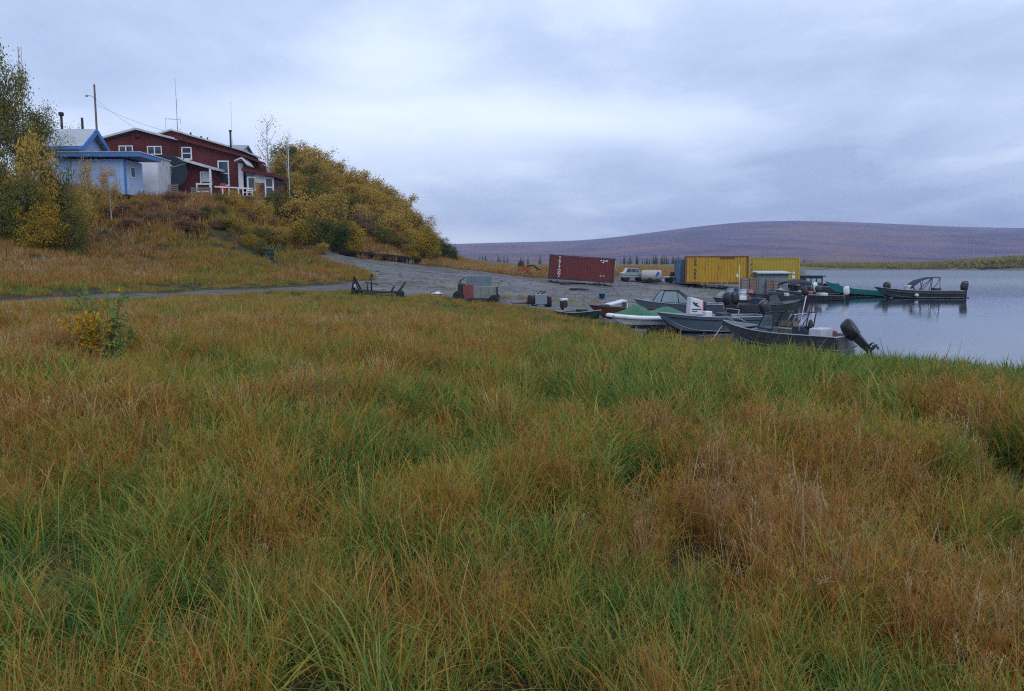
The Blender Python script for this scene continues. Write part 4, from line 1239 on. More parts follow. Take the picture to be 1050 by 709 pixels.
def crates():
    m1 = mat('crate_board', (.25, .20, .18), .85, .2, 4, dirt=(.16, .13, .12), dscale=3)
    m2 = mat('crate_reddish', (.24, .155, .13), .85, .2, 4, dirt=(.17, .13, .11), dscale=3)
    for i, (px0, px1, py, Y, mm, lab) in enumerate(((769, 777, 285, 73.0, m2, 'brown slatted timber crate at the left corner of the grey shed'),
                                                  (786, 793, 287, 73.05, m2, 'left of two brown timber crates stacked before the grey shed door side'), (793.4, 800, 287, 73.05, m1, 'right of two timber crates standing before the grey shed, nearest its right end'),
                                                  (760.5, 768, 285.5, 72.2, m1, 'grey weathered crate on skids against the rusty yellow container'))):
        x0, x1 = X(px0, Y), X(px1, Y); w = x1 - x0; x = (x0 + x1) / 2; z = hz(x, Y)
        h = Zp(py, Y) - z
        t = thing('timber_crate', (x, Y, z), 0, lab, 'crate', 'timber crates by the containers')
        b = MB(); b.box((0, .35, h / 2 + .04), (w - .08, .62, h - .1)); b.build('box', mm, t)
        n = 5
        b = MB()
        for k in range(n): b.box((0, .02, .12 + (h - .2) * k / (n - 1)), (w, .03, (h - .2) / n * .72))
        b.build('slats', mm, t)
        for s in (-1, 1):
            b = MB(); b.box((s * (w / 2 - .05), -.015, h / 2), (.09, .04, h)); b.build('corner_post', M_wood, t)
        b = MB(); b.box((0, .3, .03), (w + .06, .6, .08)); b.build('skid', M_dark, t)
crates()

def wheel(parent, c, r, w, name='wheel', hub=None, axis='y'):
    b = MB(); b.lathe([(r * .55, -w / 2), (r * .92, -w / 2), (r, -w * .3), (r, w * .3), (r * .92, w / 2), (r * .55, w / 2)], c, 20, axis); o = b.build(name, M_rubber, parent)
    b = MB(); b.lathe([(r * .2, -w * .46), (r * .56, -w * .40), (r * .56, w * .40), (r * .2, w * .46)], c, 14, axis); b.build('rim', hub or M_gal, o)
    return o

def van():
    Y = 80; x0, x1 = X(636.5, Y), X(660, Y); z = hz((x0 + x1) / 2, Y)
    t = thing('pickup_truck', ((x0 + x1) / 2, Y, z), 0, 'silver white pickup truck parked behind the gravel bank, right of the red container', 'truck')
    t.scale = (1, 1, .86)
    m = mat('silver_white_paint', (.28, .31, .35), .3, .06, 2, dirt=(.35, .36, .38), dscale=1, coat=.4)
    L = x1 - x0; W = 1.8
    prof = [(-L / 2, .45), (L / 2 - .05, .42), (L / 2, .62), (L / 2 - .02, .92), (L * .30, 1.02), (L * .18, 1.55), (-L * .26, 1.6), (-L * .36, 1.05), (-L / 2, 1.0)]
    b = MB(); b.prism(prof, 'y', -W / 2, W / 2); o = b.build('body', m, t)
    md = o.modifiers.new('bevel', 'BEVEL'); md.width = .06; md.segments = 2
    b = MB()
    b.prism([(L * .13, 1.08), (L * .255, 1.08), (L * .165, 1.48), (L * .13, 1.48)], 'y', -W / 2 - .008, W / 2 + .008)
    b.build('window', M_glass, t)
    b = MB(); b.prism([(-L * .10, 1.08), (L * .11, 1.08), (L * .11, 1.48), (-L * .10, 1.5)], 'y', -W / 2 - .008, W / 2 + .008); b.build('window', M_glass, t)
    b = MB(); b.prism([(-L * .32, 1.08), (-L * .12, 1.08), (-L * .12, 1.5), (-L * .25, 1.52)], 'y', -W / 2 - .008, W / 2 + .008); b.build('window', M_glass, t)
    b = MB(); b.prism([(-L * .44, .66), (L * .46, .66), (L * .46, .78), (-L * .44, .78)], 'y', -W / 2 - .014, -W / 2 + .02); b.build('side_stripe', mat('green_stripe', (.10, .24, .16), .5), t)
    for s in (-1, 1):
        wheel(t, (-L * .31, s * (W / 2 - .12), .34), .35, .22); wheel(t, (L * .31, s * (W / 2 - .12), .34), .35, .22)
    b = MB(); b.box((-L / 2 - .03, 0, .55), (.1, W * .98, .16), bev=.03); b.build('bumper', M_gal, t)
    b = MB(); b.box((-L * .02, 0, 1.63), (L * .46, W * .8, .03)); b.build('roof_rack', M_black, t)
    b = MB(); b.box((-L / 2 + .02, -W / 2 + .2, .85), (.06, .22, .16)); b.build('tail_light', mat('red_lens', (.35, .02, .02), .3), t)
van()

def tank():
    Y = 78.5; z = hz(X(668, Y), Y)
    xa, xb = X(657.5, Y), X(678.5, Y); L = xb - xa; zc = Zp(282, Y) - z
    t = thing('storage_tank', ((xa + xb) / 2, Y, z), R(-14), 'off white storage tank on a dark cradle with a blue emblem on its end', 'tank')
    t.scale = (1, 1, .9)
    m = mat('offwhite_tank', (.40, .39, .37), .5, .08, 2, dirt=(.40, .37, .33), dscale=1.4)
    b = MB(); r = .62; b.lathe([(r * .3, -L / 2), (r * .9, -L / 2 + .06), (r, -L / 2 + .16), (r, L / 2 - .16), (r * .9, L / 2 - .06), (r * .3, L / 2)], (0, 0, zc), 28, 'x'); b.build('tank', m, t)
    e = MB(); e.prism([(L / 2 - .62, zc + .0), (L / 2 - .42, zc + .42), (L / 2 - .25, zc + .45), (L / 2 - .2, zc + .2), (L / 2 - .4, zc + .05), (L / 2 - .5, zc - .15)], 'y', -r - .012, -r * .8); e.build('emblem', mat('blue_emblem', (.03, .10, .42), .5), t)
    for q in (-.3, .3):
        b = MB(); b.box((q * L, 0, zc - r * .85), (.12, 1.1, .35)); b.build('cradle', M_dark, t)
    b = MB()
    for s in (-1, 1): b.box((0, s * .45, .16), (L * 1.0, .12, .14))
    b.build('skid', M_dark, t)
    for s in (-1, 1): wheel(t, (-.1, s * .62, .28), .3, .2)
tank()

def pipe_rack():
    Y = 79.5; xa, xb = X(678, Y), X(692, Y); x = (xa + xb) / 2; z = hz(x, Y)
    t = thing('boat_trailer', (x, Y, z), 0, 'low empty boat trailer between the off white tank and the blue container', 'trailer')
    L = xb - xa
    b = MB()
    for s in (-1, 1): b.tube([(-L / 2, s * .55, .55), (L / 2, s * .55, .55)], .07, 6)
    for q in (-.4, 0, .4): b.tube([(q * L, -.55, .55), (q * L, .55, .55)], .05, 6)
    b.build('frame', M_gal, t)
    b = MB(); b.tube([(-L / 2, -.55, .62), (L / 2, -.55, .60)], .05, 6); b.tube([(-L / 2, .55, .62), (L / 2, .55, .60)], .05, 6); b.build('bunk', M_offw, t)
    for s in (-1, 1): wheel(t, (.1, s * .75, .3), .31, .2)
    b = MB(); b.lathe([(.25, .6), (.26, .9), (.18, 1.1)], (L * .3, 0, 0), 10); b.build('motor_bracket', M_dark, t)
pipe_rack()

def rusty_machine():
    Y = 80; x = X(538, Y); z = hz(x, Y) - .05
    t = thing('rusty_loader', (x, Y, z), 0, 'small rusty orange machine on the gravel crest, left of the red container', 'loader')
    mo = mat('rusty_orange', (.30, .085, .025), .8, .25, 3, dirt=(.10, .045, .03), dscale=2)
    b = MB(); b.prism([(-.6, .3), (.55, .3), (.65, .95), (-.65, 1.0)], 'y', -.6, .6); b.build('body', mo, t)
    b = MB(); b.box((-.45, 0, 1.2), (.5, .9, .35), bev=.04); b.box((-.4, 0, 1.45), (.42, .7, .14)); b.build('engine_cover', M_dark, t)
    for s in (-1, 1):
        b = MB(); b.tube([(.2, s * .45, 1.05), (.9, s * .45, 1.12), (1.35, s * .45, .72)], .08, 6); b.build('lift_arm', M_black, t)
    b = MB(); b.prism([(1.2, .78), (1.75, .72), (1.75, .66), (1.25, .58)], 'y', -.55, .55); b.build('bucket', M_black, t)
    for s in (-1, 1):
        b = MB(); b.prism([(-.7, .1), (-.55, 0), (.55, 0), (.7, .1), (.7, .28), (.55, .38), (-.55, .38), (-.7, .28)], 'y', s * .72 - .12, s * .72 + .12); b.build('track', M_rubber, t)
    b = MB(); b.tube([(-.1, .1, 1.0), (-.1, .1, 1.75)], .05, 6); b.build('exhaust', M_rust, t)
rusty_machine()

def pipe_pile():
    m = mat('black_pipe', (.016, .016, .017), .9, .3, 2, spec=.1)
    for i in range(9):
        pa = pt(348 + (i % 3) * 5, 258.5 + (i // 3) * 1.6, 72.6 + (i % 3) * .35); pb = pt(382 + (i % 4) * 4, 266 + (i // 3) * 1.4, 73.6 + (i % 3) * .3)
        if i >= 5: pa = pt(384 + (i % 4) * 3, 264.5 + (i - 5) * .8, 73.6 + (i % 2) * .3); pb = pt(416 + i * 2, 269.5 + (i - 5) * .6, 74.6 + (i % 2) * .3)
        za = hz(pa.x, pa.y); zb = hz(pb.x, pb.y); lift = .14 + .2 * (i // 3 if i < 5 else (i - 5) // 2)
        c = Vector((pa.x, pa.y, za + lift)); e = Vector((pb.x, pb.y, zb + lift))
        b = MB(); n = 14; r, ri = .15, .115
        d = (e - c).normalized(); u = d.orthogonal().normalized(); w = d.cross(u)
        secs = []
        for rr, p in ((r, c), (r, e), (ri, e), (ri, c), (r, c)): secs.append([p + (u * math.cos(2 * math.pi * k / n) + w * math.sin(2 * math.pi * k / n)) * rr for k in range(n)])
        b.loft(secs, caps=False)
        for s_ in b.sm: pass
        tag(b.build('steel_pipe', m), 'black steel pipe in the pile along the top of the gravel bank', 'pipe', 'black pipes piled at the top of the bank')
pipe_pile()

def sled_frame():
    """rusty boat trailer frame with its bow post and rear guides up"""
    Y = 50; x = X(388, Y); z = hz(x, Y)
    t = thing('trailer_frame', (x, Y, z), R(4), 'derelict black metal trailer frame with upright arms at the edge of the grass', 'trailer')
    S = 50 / F
    p = lambda px, py, y=0: ((px - 388) * S, y, (304 - py) * S)
    b = MB()
    for y in (-.55, .55):
        b.tube([p(362, 297, y), p(375, 298, y), p(392, 299, y), p(412, 299.5, y)], .055, 6)
    for px in (366, 378, 392, 404): b.tube([p(px, 298.4, -.55), p(px, 298.4, .55)], .045, 6)
    b.tube([p(376, 300, -.5), p(405, 303, -.4)], .04, 6)
    b.build('frame', M_black, t)
    b = MB(); b.tube([p(362.5, 298, -.5), p(364, 283, -.3), p(368, 294, -.3), p(372, 299, -.5)], .07, 6); b.tube([p(362.5, 298, .5), p(364, 284, .3), p(370, 298, .5)], .06, 6); b.build('bow_stand', M_black, t)
    b = MB(); b.tube([p(381, 299, 0), p(381, 282, 0)], .045, 6); b.lathe([(.05, -.08), (.09, 0), (.05, .08)], p(381.5, 281.8, 0), 8); b.tube([p(374.5, 289, .1), p(388, 291.5, -.1)], .035, 6); b.tube([p(377, 298, 0), p(376.5, 289.5, 0)], .035, 6); b.build('winch_post', M_black, t)
    b = MB(); b.tube([p(406, 301, -.4), p(410, 297, -.4), p(416, 288.5, -.4)], .075, 6); b.build('tilt_arm', M_black, t)
    b = MB(); b.tube([p(400, 300, .4), p(403.5, 293, .4)], .06, 6); b.build('guide_arm', M_black, t)
    for q in (364, 410):
        for y in (-.75, .75): wheel(t, p(q, 301.2, y), .22, .16)
    b = MB(); b.box(p(364, 292.5, -.2), (.2, .1, .2)); b.build('reflector', M_white, t)
sled_frame()

def box_trailer():
    Y = 50; x = X(490, Y); z = hz(x, Y) - .02
    t = thing('cargo_trailer', (x, Y, z), R(-3), 'boxy grey trailer with one red panel and a second box behind, parked in the grass', 'trailer')
    S = 50 / F
    p = lambda px, py, y=0: ((px - 490) * S, y, (311 - py) * S)
    def bx(x0, y0, x1, y1, ya, yb): return (((x0 + x1) / 2 - 490) * S, (ya + yb) / 2, (311 - (y0 + y1) / 2) * S), ((x1 - x0) * S, yb - ya, (y1 - y0) * S)
    mg = mat('weathered_grey_panel', (.20, .215, .21), .75, .12, 2, dirt=(.13, .13, .12), dscale=1.5)
    mr = mat('faded_red_panel', (.22, .05, .055), .7, .15, 2)
    mb_ = mat('grey_blue_panel', (.15, .18, .21), .7, .12, 2, dirt=(.12, .13, .14), dscale=1.6)
    b = MB(); c, d = bx(486, 295.5, 510, 308, -.45, .5); b.box(c, d, bev=.02); bo = b.build('box', mg, t)
    b = MB()
    for q in (494, 502): c, d = bx(q - .3, 296.5, q + .3, 307.5, -.475, -.44); b.box(c, d)
    b.build('rib', mg, t)
    b = MB(); c, d = bx(475.5, 294, 485.8, 308, -.5, -.38); b.box(c, d); b.build('panel', mr, t, label='faded red panel')
    b = MB(); c, d = bx(477, 285, 502.5, 297, .55, 1.5); b.box(c, d, bev=.03); u = b.build('rear_box', mb_, t)
    b = MB(); c, d = bx(498.5, 287.5, 501, 291.5, .52, .56); b.box(c, d); b.build('hatch', mat('teal_patch', (.06, .20, .26), .6), u)
    b = MB(); c, d = bx(476, 307.5, 511.5, 310, -.55, 1.45); b.box(c, d); b.build('chassis', M_black, t)
    b = MB(); c, d = bx(509.6, 296, 511, 311, -.5, -.4); b.box(c, d); b.build('corner_post', M_black, t)
    for y in (-.55, 1.45): wheel(t, p(471, 305.5, y), .36, .22); wheel(t, p(507, 308, y), .26, .2)
    b = MB(); b.box(p(472.5, 299, .3), (.35, 1.2, .75), bev=.05); b.build('engine', M_black, t)
    b = MB(); b.tube([p(473, 296, -.2), p(472, 290, -.2), p(476, 287, .3)], .05, 6); b.build('handle', M_black, t)
box_trailer()

def cart():
    Y = 48; x = X(555, Y); z = hz(x, Y) + .02
    t = thing('utility_cart', (x, Y, z), R(8), 'small grey sided cart with black tyres and a red lamp on the gravel', 'cart')
    S = Y / F
    p = lambda px, py, y=0: ((px - 555) * S, y, (311.5 - py) * S)
    mg = mat('cart_grey', (.20, .24, .28), .65, .12, 2, dirt=(.14, .15, .16), dscale=2)
    b = MB(); b.box(p(554.5, 304.5, .3), (12.4 * S, 1.0, 10 * S), bev=.02); b.build('body', mg, t)
    wheel(t, p(545.2, 306.5, .1), .36, .2, axis='x'); wheel(t, p(563.5, 307.5, .1), .38, .22, axis='x')
    wheel(t, p(545.2, 306.5, .8), .36, .2, axis='x'); wheel(t, p(563.5, 307.5, .8), .38, .22, axis='x')
    b = MB(); b.tube([p(551, 299.2, -.1), p(554, 296, -.1), p(559, 298, -.1)], .035, 6); b.tube([p(556, 299, .3), p(561, 296.3, .3)], .03, 6); b.build('tow_bar', M_black, t)
    b = MB(); b.lathe([(.03, -.04), (.09, 0), (.03, .04)], p(562.5, 301.5, -.25), 10, 'y'); b.build('lamp', mat('red_lamp', (.5, .05, .06), .3), t)
cart()

def litter():
    m = mat('white_plastic', (.62, .65, .70), .5, .06)
    # white sheet on the gravel
    x, y = X(448, 54), 54; z = hz(x, y)
    b = MB(); n = 9; vs = []; fs = []
    for i in range(n):
        for j in range(n):
            u, v_ = i / (n - 1) - .5, j / (n - 1) - .5
            vs.append((x + u * .75, y + v_ * .6, z + .05 + .16 * math.exp(-(u * u + v_ * v_) * 9) + .03 * math.sin(9 * u + 5 * v_)))
    for i in range(n - 1):
        for j in range(n - 1): fs.append((i * n + j, (i + 1) * n + j, (i + 1) * n + j + 1, i * n + j + 1))
    b.add(vs, fs, True); o = b.build('plastic_sheet', m); o.modifiers.new('thick', 'SOLIDIFY').thickness = .02
    tag(o, 'crumpled white plastic sheet lying on the gravel between the two trailers', 'sheet')
    # fuel drums and heaps by the waterline
    def drum(px, py, Y, mm, lab):
        x = X(px, Y); z = hz(x, Y)
        t = thing('fuel_drum', (x, Y, z), 0, lab, 'drum', 'fuel drums along the waterline')
        b = MB(); r = .3; b.lathe([(r, 0), (r * 1.05, .03), (r, .06), (r, .28), (r * 1.05, .3), (r, .32), (r, .56), (r * 1.05, .58), (r, .6), (r, .84), (r * 1.05, .87), (r * .9, .85)], (0, 0, 0), 20); b.build('drum', mm, t)
        b = MB(); b.lathe([(.04, .85), (.04, .9)], (.15, 0, 0), 8); b.build('bung', M_gal, t)
    md = [mat('drum_grey', (.30, .33, .38), .5, .1), mat('drum_white', (.6, .62, .66), .5, .1), mat('drum_pink', (.45, .22, .24), .5, .1), mat('drum_navy', (.05, .07, .13), .5, .1)]
    for px, Y, k, lab in ((749, 67.5, 0, 'grey fuel drum, leftmost of the row of drums at the waterline'), (756, 68.2, 3, 'navy blue fuel drum between the grey and the white drum at the waterline'), (762, 67.6, 1, 'white fuel drum beside the pink one at the waterline'),
                          (769, 68.4, 2, 'dull pink fuel drum at the right end of the row of drums')): drum(px, 300, Y, md[k], lab)
    # tarpaulin heap
    def heap(px, Y, w, h, mm, lab, seed):
        x = X(px, Y); z = hz(x, Y) - .05
        r_ = random.Random(seed); b = MB(); n, m_ = 18, 7; vs = []
        for i in range(m_ + 1):
            t_ = i / m_
            for k in range(n):
                a = 2 * math.pi * k / n
                rr = (1 - t_ ** 1.8) * (1 + .22 * math.sin(3 * a + seed) + .12 * math.sin(7 * a + seed * 2))
                vs.append((x + math.cos(a) * rr * w / 2, Y + math.sin(a) * rr * w * .4, z + h * t_ * (1 + .12 * math.sin(5 * a + seed)) ))
        b.add(vs, [(i * n + k, i * n + (k + 1) % n, (i + 1) * n + (k + 1) % n, (i + 1) * n + k) for i in range(m_) for k in range(n)], True)
        tag(b.build('tarpaulin_heap', mm), lab, 'tarpaulin', 'covered heaps along the waterline')
    mt = mat('dark_tarp', (.05, .06, .075), .6, .3, 4); mt2 = mat('grey_tarp', (.28, .31, .34), .6, .3, 4); mt3 = mat('pale_tarp', (.55, .58, .60), .6, .15, 4)
    heap(797, 67.5, 2.0, .85, mt, 'dark tarpaulin heap at the waterline in front of the grey shed', 3)
    heap(808, 70, 2.2, .9, mt2, 'grey tarpaulin heap on the bank beside the dark canopied boat', 5)
    heap(786, 69, 1.3, .7, mt2, 'small grey tarpaulin heap left of the dark one', 8)
    heap(815, 73.5, 1.8, .7, mt, 'black tarpaulin heap below the right end of the yellow containers', 12)
    for px, Y, w, h, mm, lab, sd_ in ((778, 68.3, 1.2, .55, mt, 'black tarpaulin heap right of the pink drum', 21), (801, 71.5, 1.5, .8, mt3, 'pale tarpaulin heap behind the dark and grey heaps', 23), (823, 72.3, 1.4, .75, mt2, 'grey tarpaulin heap beside the canopied boat stern', 27),
                                  (792, 71.8, 1.3, .6, mt, 'black tarpaulin heap in front of the timber crates', 31), (741, 68.4, 1.1, .5, mt2, 'low grey tarpaulin heap left of the fuel drums', 35)): heap(px, Y, w, h, mm, lab, sd_)
    # buckets
    def bucket(px, py, Y, mm, lab, r=.16):
        x = X(px, Y); z = max(hz(x, Y), 0.0)
        t = thing('plastic_bucket', (x, Y, z), 0, lab, 'bucket', 'buckets on the bank')
        b = MB(); b.lathe([(r * .8, 0), (r, .36), (r * 1.08, .36), (r * 1.08, .4), (r * .92, .4), (r * .75, .03)], (0, 0, 0), 16); b.build('pail', mm, t)
        b = MB(); b.tube([(-r, 0, .38), (-r * .7, -.1, .22), (0, -.16, .16), (r * .7, -.1, .22), (r, 0, .38)], .008, 5); b.build('handle', M_gal, t)
    bucket(806, 303, 68.4, mat('white_pail', (.72, .74, .78), .45, .05), 'white bucket between the dark and grey tarpaulin heaps', .26)
    bucket(617.5, 300, 58, mat('blue_pail', (.03, .12, .32), .45, .05), 'blue bucket standing alone on the open gravel', .24)
    # driftwood
    for i, (px, Y, l, lab) in enumerate(((594, 65, 1.6, 'dark plank lying on the gravel below the red container'), (578, 70.2, 1.2, 'short dark plank close under the left end of the red container'), (676, 50.5, 2.2, 'driftwood pole lying on the gravel left of the windshield boat'), (538, 49, 1.5, 'bleached driftwood log at the edge of the grass near the cart'))):
        x = X(px, Y); z = hz(x, Y)
        b = MB(); b.tube([(x - l / 2, Y - .1, z + .1), (x - l * .1, Y + .06, z + .12), (x + l / 2, Y + .15, z + .07)], [.1, .09, .06], 7)
        tag(b.build('driftwood', M_dark if i < 2 else M_wood), lab, 'driftwood', 'timber lying on the gravel')
litter()

def stones():
    P = []
    n = 2600
    x = rng.uniform(-14, 32, n * 3); y = rng.uniform(36, 78, n * 3); Q = np.stack([x, y], 1)
    q = Q[(sdist(Q, GRAVEL) < -.3) & (sdist(Q, SHORE) > -.2)][:n]
    Z = height(q)
    bm = bmesh.new(); bmesh.ops.create_icosphere(bm, subdivisions=1, radius=1); bv = np.array([v_.co[:] for v_ in bm.verts]); bf = np.array([[v_.index for v_ in f.verts] for f in bm.faces]); bm.free()
    s = .03 + .12 * rng.random(len(q)) ** 4
    V = []
    for i in range(len(q)):
        w = bv * (1 + .35 * (rng.random((len(bv), 1)) - .5)) * s[i] * np.array([1.2, 1, .65])
        V.append(w + np.array([q[i, 0], q[i, 1], Z[i] + s[i] * .25]))
    Fc = np.concatenate([bf + i * len(bv) for i in range(len(q))])
    new_mesh_obj('gravel_stones', np.concatenate(V), Fc, mat('stone', (.17, .17, .175), .9, .4, .8), kind='stuff', smooth=False)
stones()

# ------------------------------------------------------------------ boats
def hull(L, B, D, rake=.55, flare=.78, floor=.16, wall=.035, bow_rise=.25, deadrise=.13, n=22):
    """open skiff, bow to +x, stern at x=0, keel at z=0; returns shell sections"""
    secs, gun = [], []
    for i in range(n + 1):
        s = i / n
        x = L * s
        k = 1 - max(0, (s - .45) / .55) ** 2.3           # plan narrowing
        k = max(k, .012)
        bg = B / 2 * (.93 + .07 * min(1, s * 3)) * k
        bc = bg * (flare - .25 * max(0, s - .5))
        rise = bow_rise * max(0, (s - .35) / .65) ** 2
        zg = D + rise
        zk = D * .95 * max(0, (s - .62) / .38) ** 2.4 * (1 + rise / D) * .98
        zc = min(zg - .02, zk * .9 + deadrise * (1 + 2.2 * max(0, s - .5)) + .02)
        xk = x - rake * 0 if s < .62 else x - rake * .0
        xx = x + rake * (0)
        zf = max(zk + .05, floor + zk * .3); zf = min(zf, zg - .06)
        w = min(wall, bg * .5)
        bi = max(bg - w, .004); bf = max(min(bc, bg) - w, .003)
        secs.append([(x, bg, zg), (x - .02, (bg + bc) / 2 + .01, (zg + zc) / 2), (x - .04, bc, zc), (x - .05, 0, zk), (x - .04, -bc, zc), (x - .02, -(bg + bc) / 2 - .01, (zg + zc) / 2), (x, -bg, zg),
                     (x, -bi, zg), (x - .02, -bf, zf), (x - .02, bf, zf), (x, bi, zg)])
        gun.append((x, bg, zg))
    return secs, gun

M_alu = mat('dull_aluminium', (.115, .125, .13), .45, .14, 1.6, metal=.35, dirt=(.09, .095, .10), dscale=1.4)
M_alub = mat('blue_grey_aluminium', (.12, .16, .205), .45, .12, 1.6, metal=.3, dirt=(.11, .14, .18), dscale=1.2)
M_aluk = mat('dark_boat_paint', (.055, .06, .065), .6, .2, 1.6)
M_trim = mat('bright_aluminium', (.34, .36, .385), .35, .08, 2, metal=.55)
M_bwhite = mat('white_gelcoat', (.70, .72, .76), .35, .05, 2, dirt=(.52, .53, .55), dscale=1.4)
M_teal = mat('teal_paint', (.03, .24, .21), .55, .10, 1.5, dirt=(.05, .20, .17), dscale=1.4)
M_dgreen = mat('dark_green_boat_paint', (.025, .085, .065), .6, .12, 2, dirt=(.04, .06, .05), dscale=1.5)
M_maroon = mat('maroon_paint', (.11, .028, .018), .6, .15, 2, dirt=(.07, .03, .02), dscale=1.5)
M_cowl = mat('black_cowl', (.016, .017, .02), .32, .1, 2, coat=.3)
M_navy = mat('navy_vinyl', (.035, .05, .085), .6, .15, 3)
M_clear = glass_mat('clear_windshield', (.10, .13, .15), .05, .35)
M_tarpg = mat('green_tarpaulin', (.045, .155, .085), .65, .12, 3, bump=.25, bscale=6)
M_canvas = mat('dark_canvas', (.03, .036, .045), .8, .2, 3)

def outboard(parent, x, z, tilt=0.0, s=1.0, m=None, ret=None, y=0.0):
    """outboard motor on the transom: cowl with leg and propeller"""
    m = m or M_cowl
    piv = Vector((x, y, z))
    Mx = Matrix.Translation(piv) @ Matrix.Rotation(tilt, 4, 'Y') @ Matrix.Scale(s, 4)
    def tr(b):
        b.v = [tuple(Mx @ Vector(p)) for p in b.v]; return b
    b = MB()
    secs = []
    for (zz_, x0, x1, w) in ((.06, -.38, -.06, .13), (.14, -.47, .0, .19), (.36, -.53, .02, .21), (.62, -.56, -.02, .20), (.76, -.56, -.08, .18), (.84, -.50, -.16, .11)):
        q = []
        for k in range(16):
            a = 2 * math.pi * k / 16
            ca, sa = math.cos(a), math.sin(a)
            q.append(((x0 + x1) / 2 + (x1 - x0) / 2 * math.copysign(abs(ca) ** .42, ca), w * math.copysign(abs(sa) ** .5, sa), zz_))
        secs.append(q)
    b.loft(secs, smooth=True)
    c = tr(b).build('outboard_motor', m, parent)
    b = MB(); b.loft([[(-.42, -.10, .14), (-.08, -.10, .14), (-.08, .10, .14), (-.42, .10, .14)], [(-.40, -.07, -.35), (-.12, -.07, -.35), (-.12, .07, -.35), (-.40, .07, -.35)], [(-.38, -.035, -.62), (-.16, -.035, -.62), (-.16, .035, -.62), (-.38, .035, -.62)]])
    b.box((-.36, 0, -.50), (.42, .22, .02))
    b.lathe([(.02, .22), (.06, .1), (.065, -.2), (.03, -.28)], (-.28, 0, -.66), 10, 'x')
    b.prism([(-.34, -.66), (-.2, -.66), (-.26, -.86)], 'y', -.012, .012)
    tr(b).build('leg', M_black, c)
    b = MB()
    for k in range(3):
        a = 2 * math.pi * k / 3
        u = Vector((0, math.cos(a), math.sin(a))); v_ = Vector((0, -math.sin(a), math.cos(a)))
        o = Vector((-.57, 0, -.66))
        q = [o + u * .02 + v_ * .03, o + u * .17 + v_ * .10 + Vector((.05, 0, 0)), o + u * .19 - v_ * .02, o + u * .08 - v_ * .07 - Vector((.04, 0, 0))]
        b.add(q + [p + Vector((.012, 0, 0)) for p in q], [(0, 1, 2, 3), (7, 6, 5, 4), (0, 4, 5, 1), (1, 5, 6, 2), (2, 6, 7, 3), (3, 7, 4, 0)])
    b.lathe([(.02, -.08), (.05, 0), (.05, .08)], (-.57, 0, -.66), 8, 'x')
    tr(b).build('propeller', M_black, c)
    b = MB(); b.box((.02, 0, -.02), (.08, .24, .34)); tr(b).build('clamp_bracket', M_gal, c)
    return c

def boat(name, loc, head, L, B, D, m, label, cat='boat', group='river boats along the bank', roll=0.0, pitch=0.0, trim=None, mi=None, benches=(), deck=0.0, **k):
    """bow points along heading (radians from +x)"""
    t = thing(name, loc, 0, label, cat, group)
    t.rotation_euler = (roll, pitch, head)
    secs, gun = hull(L, B, D, **k)
    b = MB()
    b.loft(secs, closed=True, caps=True)
    # transom board
    b.box((.012, 0, D * .55), (.05, B * .72, D * .82))
    b.build('hull', m, t)
    g = MB()
    g.tube([(p[0], p[1], p[2] + .01) for p in gun] + [(p[0], -p[1], p[2] + .01) for p in gun[::-1]], .028, 6)
    g.tube([(0.0, -gun[0][1], gun[0][2] + .01), (0.0, gun[0][1], gun[0][2] + .01)], .028, 6)
    g.build('gunwale', trim or M_trim, t)
    # spray rail below the gunwale
    r = MB()
    for s in (-1, 1): r.tube([(q[2][0], s * (q[2][1] + .006), q[2][2] + .02) for q in secs[:-2]], .016, 5)
    r.build('chine_rail', trim or M_trim, t)
    for bx_ in benches:
        i = min(len(gun) - 1, int(bx_ / L * (len(gun) - 1))); w = gun[i][1] * 2 - .1
        bb = MB(); bb.box((bx_, 0, D * .72), (.28, w, .05)); bb.box((bx_, 0, D * .45), (.05, w * .9, D * .5)); bb.build('bench', mi or m, t)
    if deck > 0:
        n = len(gun); i0 = int((1 - deck) * (n - 1))
        top, low = [], []
        for p in gun[i0:]:
            top.append((p[0], p[1] - .01, p[2] + .005)); low.append((p[0], -p[1] + .01, p[2] + .005))
        dd = MB()
        nn = len(top)
        vs = top + low + [(p[0], p[1], p[2] - .04) for p in top] + [(p[0], p[1], p[2] - .04) for p in low]
        fs = []
        for i in range(nn - 1):
            fs += [(i, i + 1, nn + i + 1, nn + i), (2 * nn + i, 3 * nn + i, 3 * nn + i + 1, 2 * nn + i + 1)]
        fs.append((0, nn, 3 * nn, 2 * nn))
        dd.add(vs, fs); dd.build('foredeck', mi or m, t)
    return t, gun

def tubes(parent, name, lines, r, m):
    b = MB()
    for l in lines: b.tube(l, r, 6)
    return b.build(name, m, parent)

def heading(pa, pb):
    """bow pa, stern pb"""
    return math.atan2(pa.y - pb.y, pa.x - pb.x)

